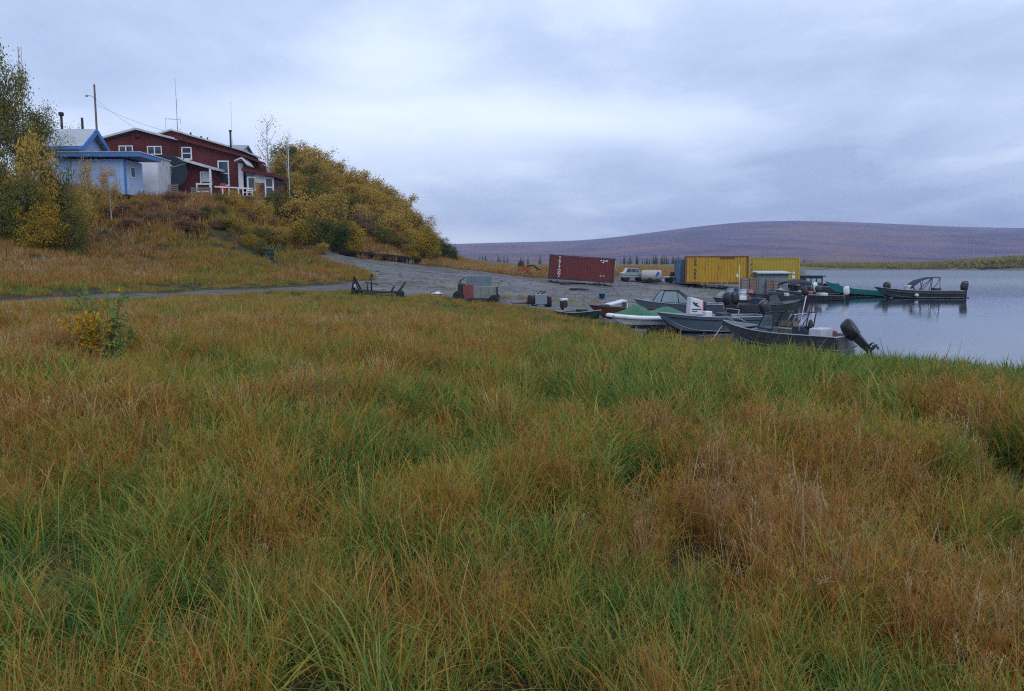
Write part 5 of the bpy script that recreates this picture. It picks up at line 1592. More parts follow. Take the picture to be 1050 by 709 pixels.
# 1  the near aluminium skiff by the grass
bow, stern = Vector((8.95, 32.8, 0)), Vector((12.5, 28.9, 0))
Lb = (bow - stern).length
t, gun = boat('aluminium_skiff', (stern.x, stern.y, -.12), heading(bow, stern), Lb, 1.85, .66, M_alu, 'dull grey aluminium skiff nearest the grass with a black outboard tilted up at its stern', benches=(.55,), deck=.22, bow_rise=.30)
outboard(t, -.26, .44, R(46), .95)
b = MB(); b.box((1.75, 0, .64), (.55, .62, .62), bev=.05); b.build('console', M_navy, t)
b = MB(); b.box((.98, .02, .66), (.5, .95, .5), bev=.04); b.build('seat_box', M_offw, t)
b = MB(); b.box((3.35, -.45, .58), (.45, .5, .4), bev=.03); b.box((3.35, .45, .58), (.45, .5, .4), bev=.03); b.build('locker', M_alub, t)
wfr = [[(3.25, -.72, .82), (2.98, -.66, 1.42), (2.98, -.12, 1.46), (3.3, -.12, .84)], [(3.3, .12, .84), (2.98, .12, 1.46), (2.98, .66, 1.42), (3.25, .72, .82)], [(3.25, -.72, .82), (2.55, -.80, .80), (2.62, -.72, 1.36), (2.98, -.66, 1.42)], [(3.25, .72, .82), (2.55, .80, .80), (2.62, .72, 1.36), (2.98, .66, 1.42)]]
tubes(t, 'windshield_frame', [q + [q[0]] for q in wfr], .024, M_black)
b = MB()
for q in wfr: b.add(q, [(0, 1, 2, 3)])
gl = b.build('windshield', M_clear, t); gl.modifiers.new('thick', 'SOLIDIFY').thickness = .006
tubes(t, 'grab_rail', [[(2.0, -.5, .9), (1.75, -.5, 1.36), (1.95, -.5, 1.42), (2.2, -.5, .95)], [(2.0, .5, .9), (1.75, .5, 1.36), (1.95, .5, 1.42), (2.2, .5, .95)], [(1.85, -.5, 1.40), (1.85, .5, 1.40)]], .026, M_trim)
tubes(t, 'whip_antenna', [[(1.6, .55, .8), (1.38, .5, 2.15)]], .017, M_white)
tubes(t, 'console_post', [[(1.45, -.3, .9), (1.35, -.3, 1.5)], [(1.45, .3, .9), (1.35, .3, 1.5)], [(1.35, -.3, 1.5), (1.35, .3, 1.5)]], .026, M_black)
b = MB(); b.lathe([(.17, -.02), (.20, 0), (.17, .02)], (1.42, 0, 1.02), 16, 'x'); b.build('steering_wheel', M_black, t)
tubes(t, 'bow_rail', [[(4.4, -.42, .92), (4.75, -.28, 1.08), (Lb - .02, 0, 1.14), (4.75, .28, 1.08), (4.4, .42, .92)]], .018, M_trim)
b = MB(); b.box((.72, -.55, .74), (.2, .16, .12), rz=.4, bev=.03); b.build('fuel_can', mat('orange_red_plastic', (.5, .08, .04), .5), t)
o_ = MB(); p0 = Vector((bow.x - .05, bow.y, .62)); gq = Vector((7.9, 31.6, hz(7.9, 31.6) + .02))
o_.tube([p0, p0.lerp(gq, .5) - Vector((0, 0, .06)), gq], .018, 5); tag(o_.build('mooring_line', M_offw), 'pale mooring rope from the near skiff bow down to the bank', 'rope')
b = MB(); b.box((7.85, 31.5, hz(7.85, 31.5) + .1), (.55, .35, .16), rz=.3, bev=.05); tag(b.build('anchor_block', M_offw), 'pale anchor block at the waterline under the near skiff bow', 'anchor')

# 2  blue grey skiff behind its bow
bow, stern = Vector((6.85, 36.6, 0)), Vector((12.2, 37.6, 0))
Lb = (bow - stern).length
t, gun = boat('aluminium_skiff', (stern.x, stern.y, -.10), heading(bow, stern), Lb, 1.9, .82, M_alub, 'blue grey aluminium skiff with a dark gunwale stripe, lying just behind the near skiff bow', benches=(1.4,), deck=.30, bow_rise=.22, flare=.85)
b = MB(); b.box((2.2, .2, .75), (.5, .7, .5), bev=.04); b.build('console', M_navy, t)
b = MB(); b.box((2.75, -.35, .9), (.35, .4, .3), bev=.04); b.build('crate', M_bwhite, t)
b = MB()
for s in (-1, 1): b.tube([(q[0], s * (q[1] + .008), q[2] - .12) for q in gun[:-2]], .035, 5)
b.build('stripe', M_navy, t)
b = MB(); b.box((2.35, .955, .58), (.35, .02, .13)); b.build('nameplate', M_maroon, t)
tubes(t, 'windshield_frame', [[(1.7, -.7, .8), (1.6, -.65, 1.15), (1.6, .65, 1.15), (1.7, .7, .8)]], .025, M_trim)
outboard(t, -.04, .72, R(30), .9)

# 3  white skiff under a green tarpaulin, white outboard with an eagle emblem
bow, stern = Vector((4.95, 38.3, .18)), Vector((8.55, 39.0, .12))
Lb = 3.9
hd = heading(bow, stern)
t, gun = boat('tarped_skiff', (stern.x, stern.y, .08), hd, Lb, 1.7, .56, M_bwhite, 'white skiff under a green tarpaulin with a big white outboard, drawn up on the bank', bow_rise=.12)
b = MB(); nx, ny = 26, 12; vs, fs = [], []
for i in range(nx + 1):
    s = i / nx; x = .12 + (Lb - .3) * s
    gi = gun[min(len(gun) - 1, int(x / Lb * (len(gun) - 1)))]
    for j in range(ny + 1):
        u = 2 * j / ny - 1
        hump = .42 * math.exp(-((s - .63) / .16) ** 2) + .30 * math.exp(-((s - .2) / .16) ** 2) + .12
        z = gi[2] + hump * (1 - abs(u) ** 2.2) * (1 - max(0, s - .85) / .15) + .03 * math.sin(9 * s + 4 * u) - (.10 * (.6 + .4 * math.sin(14 * s)) if abs(u) > .98 else 0)
        vs.append((x, u * (gi[1] + .05), z))
for i in range(nx):
    for j in range(ny): a = i * (ny + 1) + j; fs.append((a, a + ny + 1, a + ny + 2, a + 1))
b.add(vs, fs, True); tp = b.build('tarpaulin', M_tarpg, t); tp.modifiers.new('thick', 'SOLIDIFY').thickness = .02
b = MB(); b.tube([(p[0], p[1], p[2] - .06) for p in gun] + [(p[0], -p[1], p[2] - .06) for p in gun[::-1]], .105, 10); b.build('collar', mat('white_collar', (.82, .83, .85), .5, .05), t)
# motor seen side on
b = MB(); prof = [(-.22, .50), (-.95, .50), (-.95, 1.32), (-.75, 1.34), (-.45, 1.40), (-.24, 1.46)]
prof = [(-.30, .55), (-1.0, .55), (-1.02, 1.30), (-.62, 1.42), (-.36, 1.47)]
b.prism(prof, 'y', -.26, .26); c = b.build('outboard_motor', M_bwhite, t); md = c.modifiers.new('bevel', 'BEVEL'); md.width = .05; md.segments = 3
# in the skiff's frame +y looks to the camera (bow points left)
fy = .264
b = MB(); b.prism([(-.44, 1.26), (-.56, 1.22), (-.66, 1.12), (-.88, .96), (-.70, 1.00), (-.60, 1.03), (-.50, 1.10)], 'y', fy - .01, fy + .006); b.prism([(-.56, 1.14), (-.66, 1.20), (-.74, 1.16), (-.62, 1.06)], 'y', fy - .01, fy + .004); b.build('eagle_emblem', M_navy, c)
b = MB(); b.box((-.66, fy, .87), (.52, .012, .055)); b.box((-.56, fy, .76), (.28, .012, .04)); b.build('maker_lettering', M_navy, c)
b = MB(); b.box((-1.03, .2, .92), (.05, .14, .72)); b.build('red_stripe', mat('red_stripe_paint', (.5, .06, .07), .4), c)
b = MB(); b.box((-1.12, 0, .9), (.2, .4, .75), bev=.05); b.build('rear_cover', M_cowl, c)
b = MB(); b.prism([(-.5, .55), (-.8, .55), (-.82, -.05), (-.6, -.05)], 'y', -.06, .06); b.box((-.72, 0, .02), (.5, .2, .03)); b.build('leg', M_bwhite, c)

# 4  windshield boat behind
bow, stern = Vector((7.3, 47.0, 0)), Vector((12.4, 45.6, 0))
t, gun = boat('windshield_boat', (stern.x, stern.y, .05), heading(bow, stern), 5.2, 1.95, .8, M_alub, 'grey boat with a tall framed windshield, behind the green tarpaulin', benches=(.9,), deck=.32)
zb_ = .86
w0 = [(4.05, .0, zb_ + .05), (3.55, .0, zb_ + .70)]
fr_ = [[(4.1, -.05, .9), (3.6, -.05, 1.58), (3.35, -.62, 1.56), (3.55, -.8, .88)], [(4.1, .05, .9), (3.6, .05, 1.58), (3.35, .62, 1.56), (3.55, .8, .88)],
       [(3.55, .8, .88), (3.35, .62, 1.56), (2.6, .70, 1.55), (2.5, .86, .86)], [(3.55, -.8, .88), (3.35, -.62, 1.56), (2.6, -.70, 1.55), (2.5, -.86, .86)], [(2.5, .86, .86), (2.6, .70, 1.55), (1.7, .88, .84), (1.9, .88, .85)], [(2.5, -.86, .86), (2.6, -.70, 1.55), (1.7, -.88, .84), (1.9, -.88, .85)]]
tubes(t, 'windshield_frame', [q + [q[0]] for q in fr_], .032, M_black)
b = MB()
for q in fr_: b.add(q, [(0, 1, 2, 3)])
gl = b.build('windshield', glass_mat('pale_windshield', (.30, .38, .42), .05, .55), t); gl.modifiers.new('thick', 'SOLIDIFY').thickness = .006
b = MB(); b.box((2.2, .4, .85), (.5, .5, .7), bev=.06); b.box((2.2, -.4, .85), (.5, .5, .7), bev=.06); b.build('seat', M_navy, t)
outboard(t, -.04, .7, R(10), .9)

# 5  maroon skiff with a white hatch board
bow, stern = Vector((4.45, 42.8, 0)), Vector((8.5, 43.6, 0))
t, gun = boat('wooden_skiff', (stern.x, stern.y, hz(6, 43) - .05), heading(bow, stern), 4.3, 1.5, .62, M_maroon, 'dark maroon wooden skiff with a white board propped in it', benches=(1.0,), trim=M_dark, bow_rise=.2)
b = MB(); b.box((2.75, -.1, .96), (1.0, 1.0, .05), ry=R(14)); b.box((2.25, -.1, .8), (.06, .9, .35)); b.build('hatch_board', M_bwhite, t)
b = MB(); b.box((3.5, .1, .74), (.5, .4, .2), bev=.05); b.build('bundle', M_black, t)

# 6  green skiff at the left end of the row
bow, stern = Vector((4.6, 40.6, 0)), Vector((3.05, 44.2, 0))
t, gun = boat('green_skiff', (stern.x, stern.y, hz(4, 42.5) - .22), heading(bow, stern), 4.0, 1.45, .5, M_dgreen, 'green skiff with a white topped outboard at the left end of the row', benches=(1.2, 2.4), trim=M_trim)
c = outboard(t, -.02, .55, 0, .85, M_dark)
b = MB(); b.box((-.26, 0, 1.12), (.42, .36, .22), bev=.08); b.build('cowl_top', M_bwhite, c)
b = MB(); b.box((1.6, .2, .6), (.7, .4, .14), bev=.04); b.build('bundle', M_dark, t)

# 7  pale skiff moored at the water's edge further back
bow, stern = Vector((15.6, 60.2, 0)), Vector((19.6, 62.0, 0))
t, gun = boat('white_skiff', (stern.x, stern.y, -.16), heading(bow, stern), 4.4, 1.6, .48, M_aluk, 'dark skiff with a white deck box, moored below the yellow containers', trim=M_dark, benches=(1,))
b = MB(); b.box((2.1, 0, .66), (1.2, .95, .34), bev=.05); b.build('deck_box', M_bwhite, t)
tubes(t, 'mast', [[(1.9, 0, .6), (1.9, 0, 3.2)]], .02, M_white)

# 7b  more boats packed along the water's edge
bow, stern = Vector((19.6, 52.6, 0)), Vector((14.9, 51.2, 0))
t, gun = boat('jet_skiff', (stern.x, stern.y, -.12), heading(bow, stern), 4.8, 1.8, .62, M_aluk, 'dark skiff with a slanted windshield, afloat right behind the near aluminium skiff', benches=(1.0,), deck=.3, trim=M_alu)
q_ = [[(2.9, -.75, .68), (2.5, -.66, 1.3), (2.5, .66, 1.3), (2.9, .75, .68)], [(2.9, .75, .68), (2.5, .66, 1.3), (1.9, .72, 1.25), (1.8, .82, .66)], [(2.9, -.75, .68), (2.5, -.66, 1.3), (1.9, -.72, 1.25), (1.8, -.82, .66)]]
tubes(t, 'windshield_frame', [x + [x[0]] for x in q_], .03, M_black)
b = MB()
for x in q_: b.add(x, [(0, 1, 2, 3)])
gl = b.build('windshield', M_clear, t); gl.modifiers.new('thick', 'SOLIDIFY').thickness = .006
b = MB(); b.box((1.6, 0, .75), (.5, 1.1, .6), bev=.06); b.build('seat', M_navy, t)
outboard(t, -.04, .6, R(8), 1.0)
bow, stern = Vector((20.2, 67.0, 0)), Vector((24.6, 65.6, 0))
t, gun = boat('work_skiff', (stern.x, stern.y, -.12), heading(bow, stern), 4.6, 1.7, .55, M_alu, 'grey skiff heaped with dark gear, moored before the dark tarpaulin heap', benches=(.9,), trim=M_dark)
b = MB(); b.box((2.2, .1, .66), (1.2, 1.0, .5), rz=.2, bev=.16); b.build('gear_heap', M_canvas, t)
b = MB(); b.box((1.4, -.3, .62), (.5, .5, .4), rz=-.3, bev=.1); b.build('sack', M_offw, t)
outboard(t, -.02, .52, R(25), .95)
bow, stern = Vector((24.4, 69.4, 0)), Vector((28.9, 67.6, 0))
t, gun = boat('small_skiff', (stern.x, stern.y, -.12), heading(bow, stern), 4.5, 1.6, .5, M_aluk, 'small dark skiff moored in front of the grey loaded skiff', benches=(1.1, 2.3), trim=M_alu)
b = MB(); b.box((1.8, 0, .55), (.8, .8, .4), rz=.4, bev=.12); b.build('bundle', M_offw, t)
outboard(t, -.02, .48, R(15), .95, M_bwhite)

# 8-10  the cluster at the end of the beach
t, gun = boat('canopy_boat', (27.6, 71.2, -.08), R(205), 4.6, 1.9, .7, M_aluk, 'dark boat with a black canvas canopy moored at the end of the beach', benches=(.8,), deck=.3)
b = MB(); vs, fs = [], []
nx, ny = 8, 8
for i in range(nx + 1):
    for j in range(ny + 1):
        u, v_ = i / nx, 2 * j / ny - 1
        vs.append((1.0 + 2.5 * u, v_ * .9, 1.55 + .28 * math.sin(math.pi * min(1, u * .8 + .15)) - .30 * abs(v_) ** 3))
for i in range(nx):
    for j in range(ny): a = i * (ny + 1) + j; fs.append((a, a + ny + 1, a + ny + 2, a + 1))
b.add(vs, fs, True); cn = b.build('canopy', M_canvas, t); cn.modifiers.new('thick', 'SOLIDIFY').thickness = .04
tubes(t, 'canopy_frame', [[(x, s * .9, .7), (x, s * .86, 1.4)] for x in (1.05, 2.2, 3.4) for s in (-1, 1)], .03, M_black)
b = MB(); b.box((1.9, 0, .95), (.9, 1.0, .6), bev=.08); b.build('seat', M_navy, t)
c = outboard(t, -.02, .6, R(20), 1.0, M_bwhite)

t, gun = boat('teal_skiff', (35.6, 74.6, -.06), R(166), 5.3, 1.5, .58, M_teal, 'teal painted skiff with its bow up on the beach end, behind the black outboards', trim=M_teal, benches=(1.2, 2.6), bow_rise=.55, pitch=R(-4))
outboard(t, -.02, .6, R(15), 1.0)
t, gun = boat('cabin_boat', (34.5, 80.2, -.08), R(176), 6.2, 2.1, .85, M_aluk, 'dark workboat with a small windowed cabin, behind the teal skiff', deck=.25)
b = MB(); b.box((3.6, 0, 1.35), (1.9, 1.6, 1.1), bev=.08); cb = b.build('cabin', M_navy, t)
for i in range(3):
    b = MB(); b.box((3.05 + i * .55, .81, 1.5), (.4, .03, .42)); b.build('window', glass_mat('pale_glass', (.35, .42, .48), .1), cb)
b = MB(); b.box((3.6, 0, 1.95), (2.3, 1.9, .1), bev=.03); b.build('cabin_roof', M_canvas, t)
b = MB(); b.box((1.6, .1, .95), (1.4, 1.0, .5), bev=.12); b.build('net_pile', M_canvas, t)
t, gun = boat('grey_skiff', (27.3, 69.4, -.08), R(172), 4.4, 1.6, .5, M_alu, 'low grey skiff loaded with bundles, in front of the canopied boat', benches=(1.0,))
b = MB(); b.box((2.4, .1, .6), (.9, .8, .45), rz=.3, bev=.15); b.build('bundle', M_navy, t)
b = MB(); b.box((1.4, -.2, .6), (.7, .6, .5), rz=-.2, bev=.15); b.build('sack', M_offw, t)
b = MB(); b.lathe([(.12, 0), (.2, .12), (.2, .2), (.1, .32)], (.7, .3, .5), 12); b.build('buoy', mat('orange_buoy', (.5, .10, .05), .5), t)
outboard(t, -.02, .48, R(30), .9)
t, gun = boat('flat_skiff', (37.6, 78.2, -.08), R(185), 5.4, 1.6, .5, M_aluk, 'dark flat skiff lying between the teal skiff and the boat with the folding top', benches=(1.2, 2.6))
outboard(t, -.02, .5, R(10), .9)

# 11  far right skiff with its bimini frame
bow, stern = Vector((33.4, 72.4, 0)), Vector((41.3, 71.6, 0))
Lb = (bow - stern).length - .3
t, gun = boat('bimini_skiff', (stern.x, stern.y, -.10), heading(bow, stern), Lb, 2.1, .78, M_aluk, 'long grey skiff with a folding top frame afloat at the far right', benches=(1.2,), deck=.26, bow_rise=.34)
st_ = [[(x, s * (.98), .72), (x, s * .98, .74)] for x in (1,) for s in (-1, 1)]
arch = []
for (xb_, xt_, zt_) in ((3.0, 1.95, 2.05), (3.2, 2.9, 2.02), (3.9, 4.1, 1.75), (4.2, 4.9, 1.25)):
    for s in (-1, 1): arch.append([(xb_, s * .95, .74), (xb_ * .4 + xt_ * .6, s * .95, zt_ * .7), (xt_, s * .8, zt_)])
    arch.append([(xt_, -.8, zt_), (xt_, 0, zt_ + .08), (xt_, .8, zt_)])
for s in (-1, 1):
    arch.append([(1.95, s * .8, 2.05), (1.95, s * .92, .74)]); arch.append([(2.9, s * .8, 2.02), (4.4, s * .92, .8)])
sq = lambda p: (2.2 + (p[0] - 1.95) * .8, p[1], .74 + (p[2] - .74) * .92)
arch = [[sq(p) for p in l] for l in arch]
tubes(t, 'bimini_frame', arch, .032, M_black)
b = MB(); tops = [(1.85, 2.10), (2.9, 2.08), (4.1, 1.80), (4.9, 1.28), (5.1, 1.0)]
vs, fs = [], []
for (x, z) in tops:
    for j in range(7):
        u = 2 * j / 6 - 1; vs.append((x, u * .84, z + .07 * (1 - u * u)))
for i in range(len(tops) - 1):
    for j in range(6): a = i * 7 + j; fs.append((a, a + 7, a + 8, a + 1))
b.add([sq(p) for p in vs], fs, True); cv = b.build('bimini_cover', M_canvas, t); cv.modifiers.new('thick', 'SOLIDIFY').thickness = .03
b = MB(); b.box((4.75, .2, .95), (.5, .9, .7), bev=.12); b.build('console', M_offw, t)
b = MB(); b.box((2.2, .1, .8), (.6, .9, .45), bev=.08); b.build('seat', M_navy, t)
b = MB()
for s in (-1, 1): b.tube([(q[0], s * (q[1] + .012), q[2] - .2) for q in gun[:-3]], .04, 5)
b.build('stripe', M_alu, t)
outboard(t, -.04, .68, R(5), 1.15)
b = MB(); b.lathe([(.1, 0), (.18, .1), (.18, .2), (.08, .3)], (4.3, 1.15, .25), 12); b.build('fender', M_bwhite, t)
# ------------------------------------------------------------------ trees and shrubs
GOLD = [(.28, .215, .05), (.44, .30, .065), (.54, .36, .08), (.45, .26, .065), (.32, .255, .06)]
OLIVE = [(.08, .105, .03), (.145, .16, .04), (.235, .20, .045), (.12, .14, .035), (.29, .21, .05)]
GREEN = [(0.027, 0.057, 0.019), (0.049, 0.089, 0.024), (0.084, 0.124, 0.03), (0.068, 0.101, 0.027), (0.149, 0.142, 0.034)]
RUST = [(.25, .14, .085), (.34, .19, .10), (.30, .16, .12), (.26, .20, .09), (.37, .24, .12)]
YELL = [(0.196, 0.175, 0.025), (0.378, 0.266, 0.028), (0.504, 0.308, 0.031), (0.28, 0.21, 0.028), (0.168, 0.168, 0.028)]
ML = {'gold': leaf_mat('leaf_gold', GOLD), 'olive': leaf_mat('leaf_olive', OLIVE), 'green': leaf_mat('leaf_green', GREEN), 'rust': leaf_mat('leaf_rust', RUST), 'yellow': leaf_mat('leaf_yellow', YELL)}
M_bark = mat('bark_grey', (.085, .075, .065), .9, .25, 4)
M_birch = mat('bark_pale', (.42, .41, .39), .85, .2, 4)
M_birchd = mat('bark_dull', (.20, .19, .18), .9, .25, 4)
M_twig = mat('twig_brown', (.085, .065, .055), .9, .2, 5)

def leaf_quads(C, S, r, long=1.4, droop=0.0):
    """one small pointed leaf (4 corner diamond) at every centre"""
    n = len(C)
    u = r.normal(0, 1, (n, 3)); u /= np.linalg.norm(u, axis=1)[:, None]
    w = r.normal(0, 1, (n, 3)); w -= (w * u).sum(1)[:, None] * u; w /= np.linalg.norm(w, axis=1)[:, None]
    S = S[:, None]
    a = C - u * S * long * .5; b = C + w * S * .45; c = C + u * S * long * .5; d = C - w * S * .45
    V = np.stack([a, b, c, d], 1).reshape(-1, 3)
    return V, np.arange(4 * n).reshape(n, 4)

def make_shrub(kind, nleaf, leaf, seed, tree=False, open_=.0, stems=7):
    """unit crown: about 1 high, 1 wide; returns (trunk mesh, crown mesh)"""
    r = np.random.default_rng(seed); rr = random.Random(seed)
    tb = MB(); ends = []
    for k in range(stems if not tree else 1):
        a = rr.random() * 6.283
        sp = .30 * math.sqrt(rr.random()) if not tree else 0.02
        h = (.62 + .35 * rr.random()) * (1 - .35 * sp / .30 * rr.random()) if not tree else .95
        pts = []
        for q in range(6):
            u = q / 5
            pts.append((math.cos(a) * sp * u ** 1.2 + rr.gauss(0, .012), math.sin(a) * sp * u ** 1.2 + rr.gauss(0, .012), -.03 + h * u))
        tb.tube(pts, .016 if not tree else .026, 5, .004, cap=False)
        nb = 10 if not tree else 26
        for q in range(nb):
            u = (.06 if not tree else .25) + (.94 if not tree else .75) * (q + rr.random()) / nb
            i = min(4, int(u * 5)); f_ = u * 5 - i
            p = Vector(pts[i]).lerp(Vector(pts[i + 1]), min(1, f_))
            b_ = rr.random() * 6.283; l = (.10 + .16 * rr.random()) * (1.2 - .65 * u) * (1.35 if tree else 1)
            e = p + Vector((math.cos(b_) * l, math.sin(b_) * l, l * (.45 + .5 * rr.random())))
            tb.tube([p, p.lerp(e, .5) + Vector((0, 0, -.01)), e], .006, 4, .002, cap=False)
            ends.append((e, l)); ends.append((p.lerp(e, .6), l * .8))
        ends.append((Vector(pts[-1]), .08))
    E = np.array([tuple(e) for e, _ in ends]); W = np.array([.045 + .32 * l for _, l in ends])
    wgt = W ** 2 * (r.random(len(W)) > open_); wgt /= wgt.sum()
    pick = r.choice(len(E), nleaf, p=wgt)
    C = E[pick] + r.normal(0, 1, (nleaf, 3)) * W[pick][:, None] * np.array([.62, .62, .5])
    ok = C[:, 2] > .015; C = C[ok]
    S = leaf * (.6 + .8 * r.random(len(C)))
    V, Q = leaf_quads(C, S, r)
    me = bpy.data.meshes.new('crown')
    me.from_pydata(V.tolist(), [], Q.tolist()); me.update(); me.materials.append(ML[kind])
    return tb.mesh('trunk', M_birch if tree and kind == 'gold' else M_bark), me

LIB = {}
sd = 100
for kd in ('gold', 'olive', 'green', 'rust', 'yellow'):
    LIB[kd] = [make_shrub(kd, 6800, .0215, sd + i, stems=8 + i) for i in range(3)]; sd += 10
LIB['treegold'] = [make_shrub('gold', 3600, .018, 201, tree=True), make_shrub('gold', 3000, .018, 202, tree=True)]
LIB['treegreen'] = [make_shrub('green', 19000, .0150, 203, tree=True), make_shrub('olive', 11500, .0140, 204, tree=True)]
LIB['treebare'] = [make_shrub('gold', 420, .016, 205, tree=True, open_=.3)]
LIB['bare'] = [make_shrub('rust', 160, .02, 206, stems=10)]

def plant(name, px, Y, toppy, wpx, kind, label, cat, group=None, dz=0.0, var=None):
    x = X(px, Y, toppy + 14); z = hz(x, Y) + dz
    h = max(.5, Zp(toppy, Y, px) - z); w = wpx * Y / F
    t = thing(name, (x, Y, z), rng.random() * 6.28, label, cat, group)
    lib = LIB[kind]; tm, cm = lib[int(rng.integers(len(lib))) if var is None else var]
    for nm, me in (('trunk', tm), ('crown', cm)):
        o = bpy.data.objects.new(nm, me); COL.objects.link(o); o.parent = t; o.scale = (w * 1.15, w * 1.15, h)
    return t

# far left: the big dark tree and the yellow bushes in front of the blue cabin
plant('broadleaf_tree', 10, 60, 78, 50, 'treegreen', 'tall olive green tree at the left edge, rising above the blue cabin', 'tree', var=1)
plant('broadleaf_tree', 40, 63, 116, 52, 'treegreen', 'lower olive tree right behind the tall one at the left edge', 'tree', var=1)
plant('broadleaf_tree', -20, 60, 60, 70, 'treegreen', 'tall dark tree just outside the left edge', 'tree', var=1)
for px, Y, tp, w, k, lab in ((32, 55, 126, 54, 'gold', 'tallest golden bush at the left edge under the dark tree'), (58, 56, 158, 44, 'olive', 'olive bush between the yellow bushes before the blue cabin'), (18, 53.5, 172, 52, 'olive', 'broad olive bush at the very left edge, low on the slope'),
                             (50, 54.5, 185, 46, 'yellow', 'low yellow bush below the olive one before the blue cabin'), (78, 57.5, 186, 40, 'gold', 'golden bush at the left corner of the blue cabin'), (72, 55.5, 205, 36, 'olive', 'lowest olive bush at the foot of the yellow ones'),
                             (32, 52.5, 208, 44, 'yellow', 'yellow bush lowest on the slope at the left edge'), (88, 61, 166, 34, 'treegold', 'thin golden sapling whose leaves hang before the blue cabin wall'), (112, 63.5, 172, 30, 'treegold', 'sparse golden sapling in front of the middle of the blue cabin wall'),
                             (-14, 54, 140, 60, 'olive', 'olive bush outside the left edge'), (60, 58, 180, 40, 'green', 'dark green bush behind the yellow ones at the left')):
    plant('willow_bush', px, Y, tp, w, k, lab, 'bush', 'bushes in front of the blue cabin')
plant('bare_shrub', 76, 80, 116, 22, 'bare', 'bare twiggy shrub rising behind the blue cabin roof', 'shrub')
plant('bare_shrub', 46, 78, 104, 20, 'bare', 'bare twiggy treetop between the dark tree and the blue cabin roof', 'shrub')
# brow of the bluff in front of the houses
rs = random.Random(4)
for i in range(38):
    px = 95 + i * 5.1 + rs.uniform(-3, 3); Y = 66 + rs.uniform(-3.5, 3.2) + (px - 95) * .03
    z = hz(X(px, Y), Y); gpy = 269 - (z - CAMZ) * F / Y
    plant('brow_shrub', px, Y, gpy - rs.uniform(9, 19), rs.uniform(18, 32), rs.choice(['rust', 'rust', 'rust', 'gold', 'rust'] if px < 215 else ['gold', 'olive', 'yellow', 'rust', 'rust']), 'low reddish and olive shrub among those on the slope just below the houses', 'shrub', 'low shrubs on the slope below the houses')
# in front of the deck
for px, Y, tp, w, k, lab in ((264, 74, 187, 16, 'treegold', 'slender orange sapling in front of the glazed room of the red house'), (240, 73.5, 192, 18, 'gold', 'small golden bush under the deck railing'), (226, 73, 196, 20, 'olive', 'small olive bush under the left end of the deck'),
                             (254, 72, 205, 30, 'yellow', 'yellow bush below the right end of the deck'), (270, 73, 201, 28, 'gold', 'golden bush below the glazed room')):
    plant('deck_bush', px, Y, tp, w, k, lab, 'bush', 'bushes below the deck')
# lone trees on the skyline
plant('birch_tree', 274, 86, 119, 34, 'treebare', 'tall thin birch with few leaves standing right of the red house', 'tree')
plant('birch_tree', 294, 90, 136, 22, 'treebare', 'second thin birch, shorter and fuller, beside the white flagpole', 'tree')
# thicket over the bluff: outline of its top from left to right
ox = [283, 300, 315, 330, 345, 360, 375, 390, 405, 415, 425, 435, 445, 455, 463]
oy = [147, 137, 143, 150, 158, 166, 172, 178, 186, 194, 208, 221, 240, 249, 256]
top = lambda px: float(np.interp(px, ox, oy))
TK = 'thicket of golden and olive bushes covering the bluff'
rs = random.Random(9)
for (n, a0, a1, off, Y0, Y1, wd, kinds_) in ((20, 284, 450, 0, 97, 92, (30, 42), ['gold', 'gold', 'gold', 'olive', 'gold']), (19, 286, 452, 15, 92, 86, (32, 44), ['gold', 'olive', 'gold', 'gold']), (16, 292, 446, 32, 88, 82, (32, 42), ['olive', 'gold', 'gold', 'olive']),
                                            (13, 345, 440, 50, 84, 79, (26, 36), ['rust', 'olive', 'gold', 'rust'])):
    for i in range(n):
        px = a0 + (a1 - a0) * (i + rs.uniform(.2, .8)) / n; Y = Y0 + (Y1 - Y0) * (px - a0) / (a1 - a0) + rs.uniform(-1.5, 1.5)
        x = X(px, Y); z = hz(x, Y); gpy = 269 - (z - CAMZ) * F / Y
        tp = max(top(px) + off + rs.uniform(-3, 7), gpy - 62); tp = min(tp, gpy - 16)
        kd = rs.choice(kinds_)
        if off == 0 and px < 335: kd = rs.choice(['gold', 'olive', 'green'])
        plant('thicket_bush', px, Y, tp, rs.uniform(*wd), kd, 'golden or olive bush in the dense thicket covering the bluff', 'bush', TK)
for px, Y, tp, w, k, lab in ((289, 77, 190, 46, 'olive', 'dark olive bush at the left of the thicket below the flagpole'), (312, 76, 188, 54, 'gold', 'round golden bush in front of the thicket, right below the flagpole'), (336, 76, 191, 50, 'gold', 'golden bush with an olive foot at the front middle of the thicket'),
                             (345, 73.5, 222, 44, 'green', 'green bush at the front foot of the thicket above the pipes'), (361, 73.8, 222, 32, 'yellow', 'bright yellow bush above the left end of the black pipes'), (322, 72.5, 218, 44, 'olive', 'olive bush low at the front of the thicket'),
                             (300, 71, 222, 42, 'yellow', 'yellow green bush low on the slope above the green barrel'), (284, 69, 230, 34, 'gold', 'small golden bush just above the green barrel'), (330, 70.5, 247, 20, 'gold', 'small golden bush at the left end of the black pipes'),
                             (434, 77, 230, 38, 'yellow', 'yellow bush at the right foot of the thicket above the gravel bank'), (424, 75.8, 254, 18, 'yellow', 'low yellow bush next to the right end of the black pipes'), (446, 79, 238, 20, 'olive', 'olive bush right of the yellow one at the thicket end'),
                             (455, 83, 239, 22, 'green', 'dark green bush at the right end of the thicket against the sky'), (464, 85, 249, 16, 'green', 'last small dark bush at the right tip of the thicket'), (258, 66, 234, 24, 'yellow', 'pale yellow bush on the slope left of the green barrel'),
                             (268, 64.5, 243, 22, 'olive', 'low olive bush beside the green barrel')):
    plant('thicket_bush', px, Y, tp, w, k, lab, 'bush', TK)
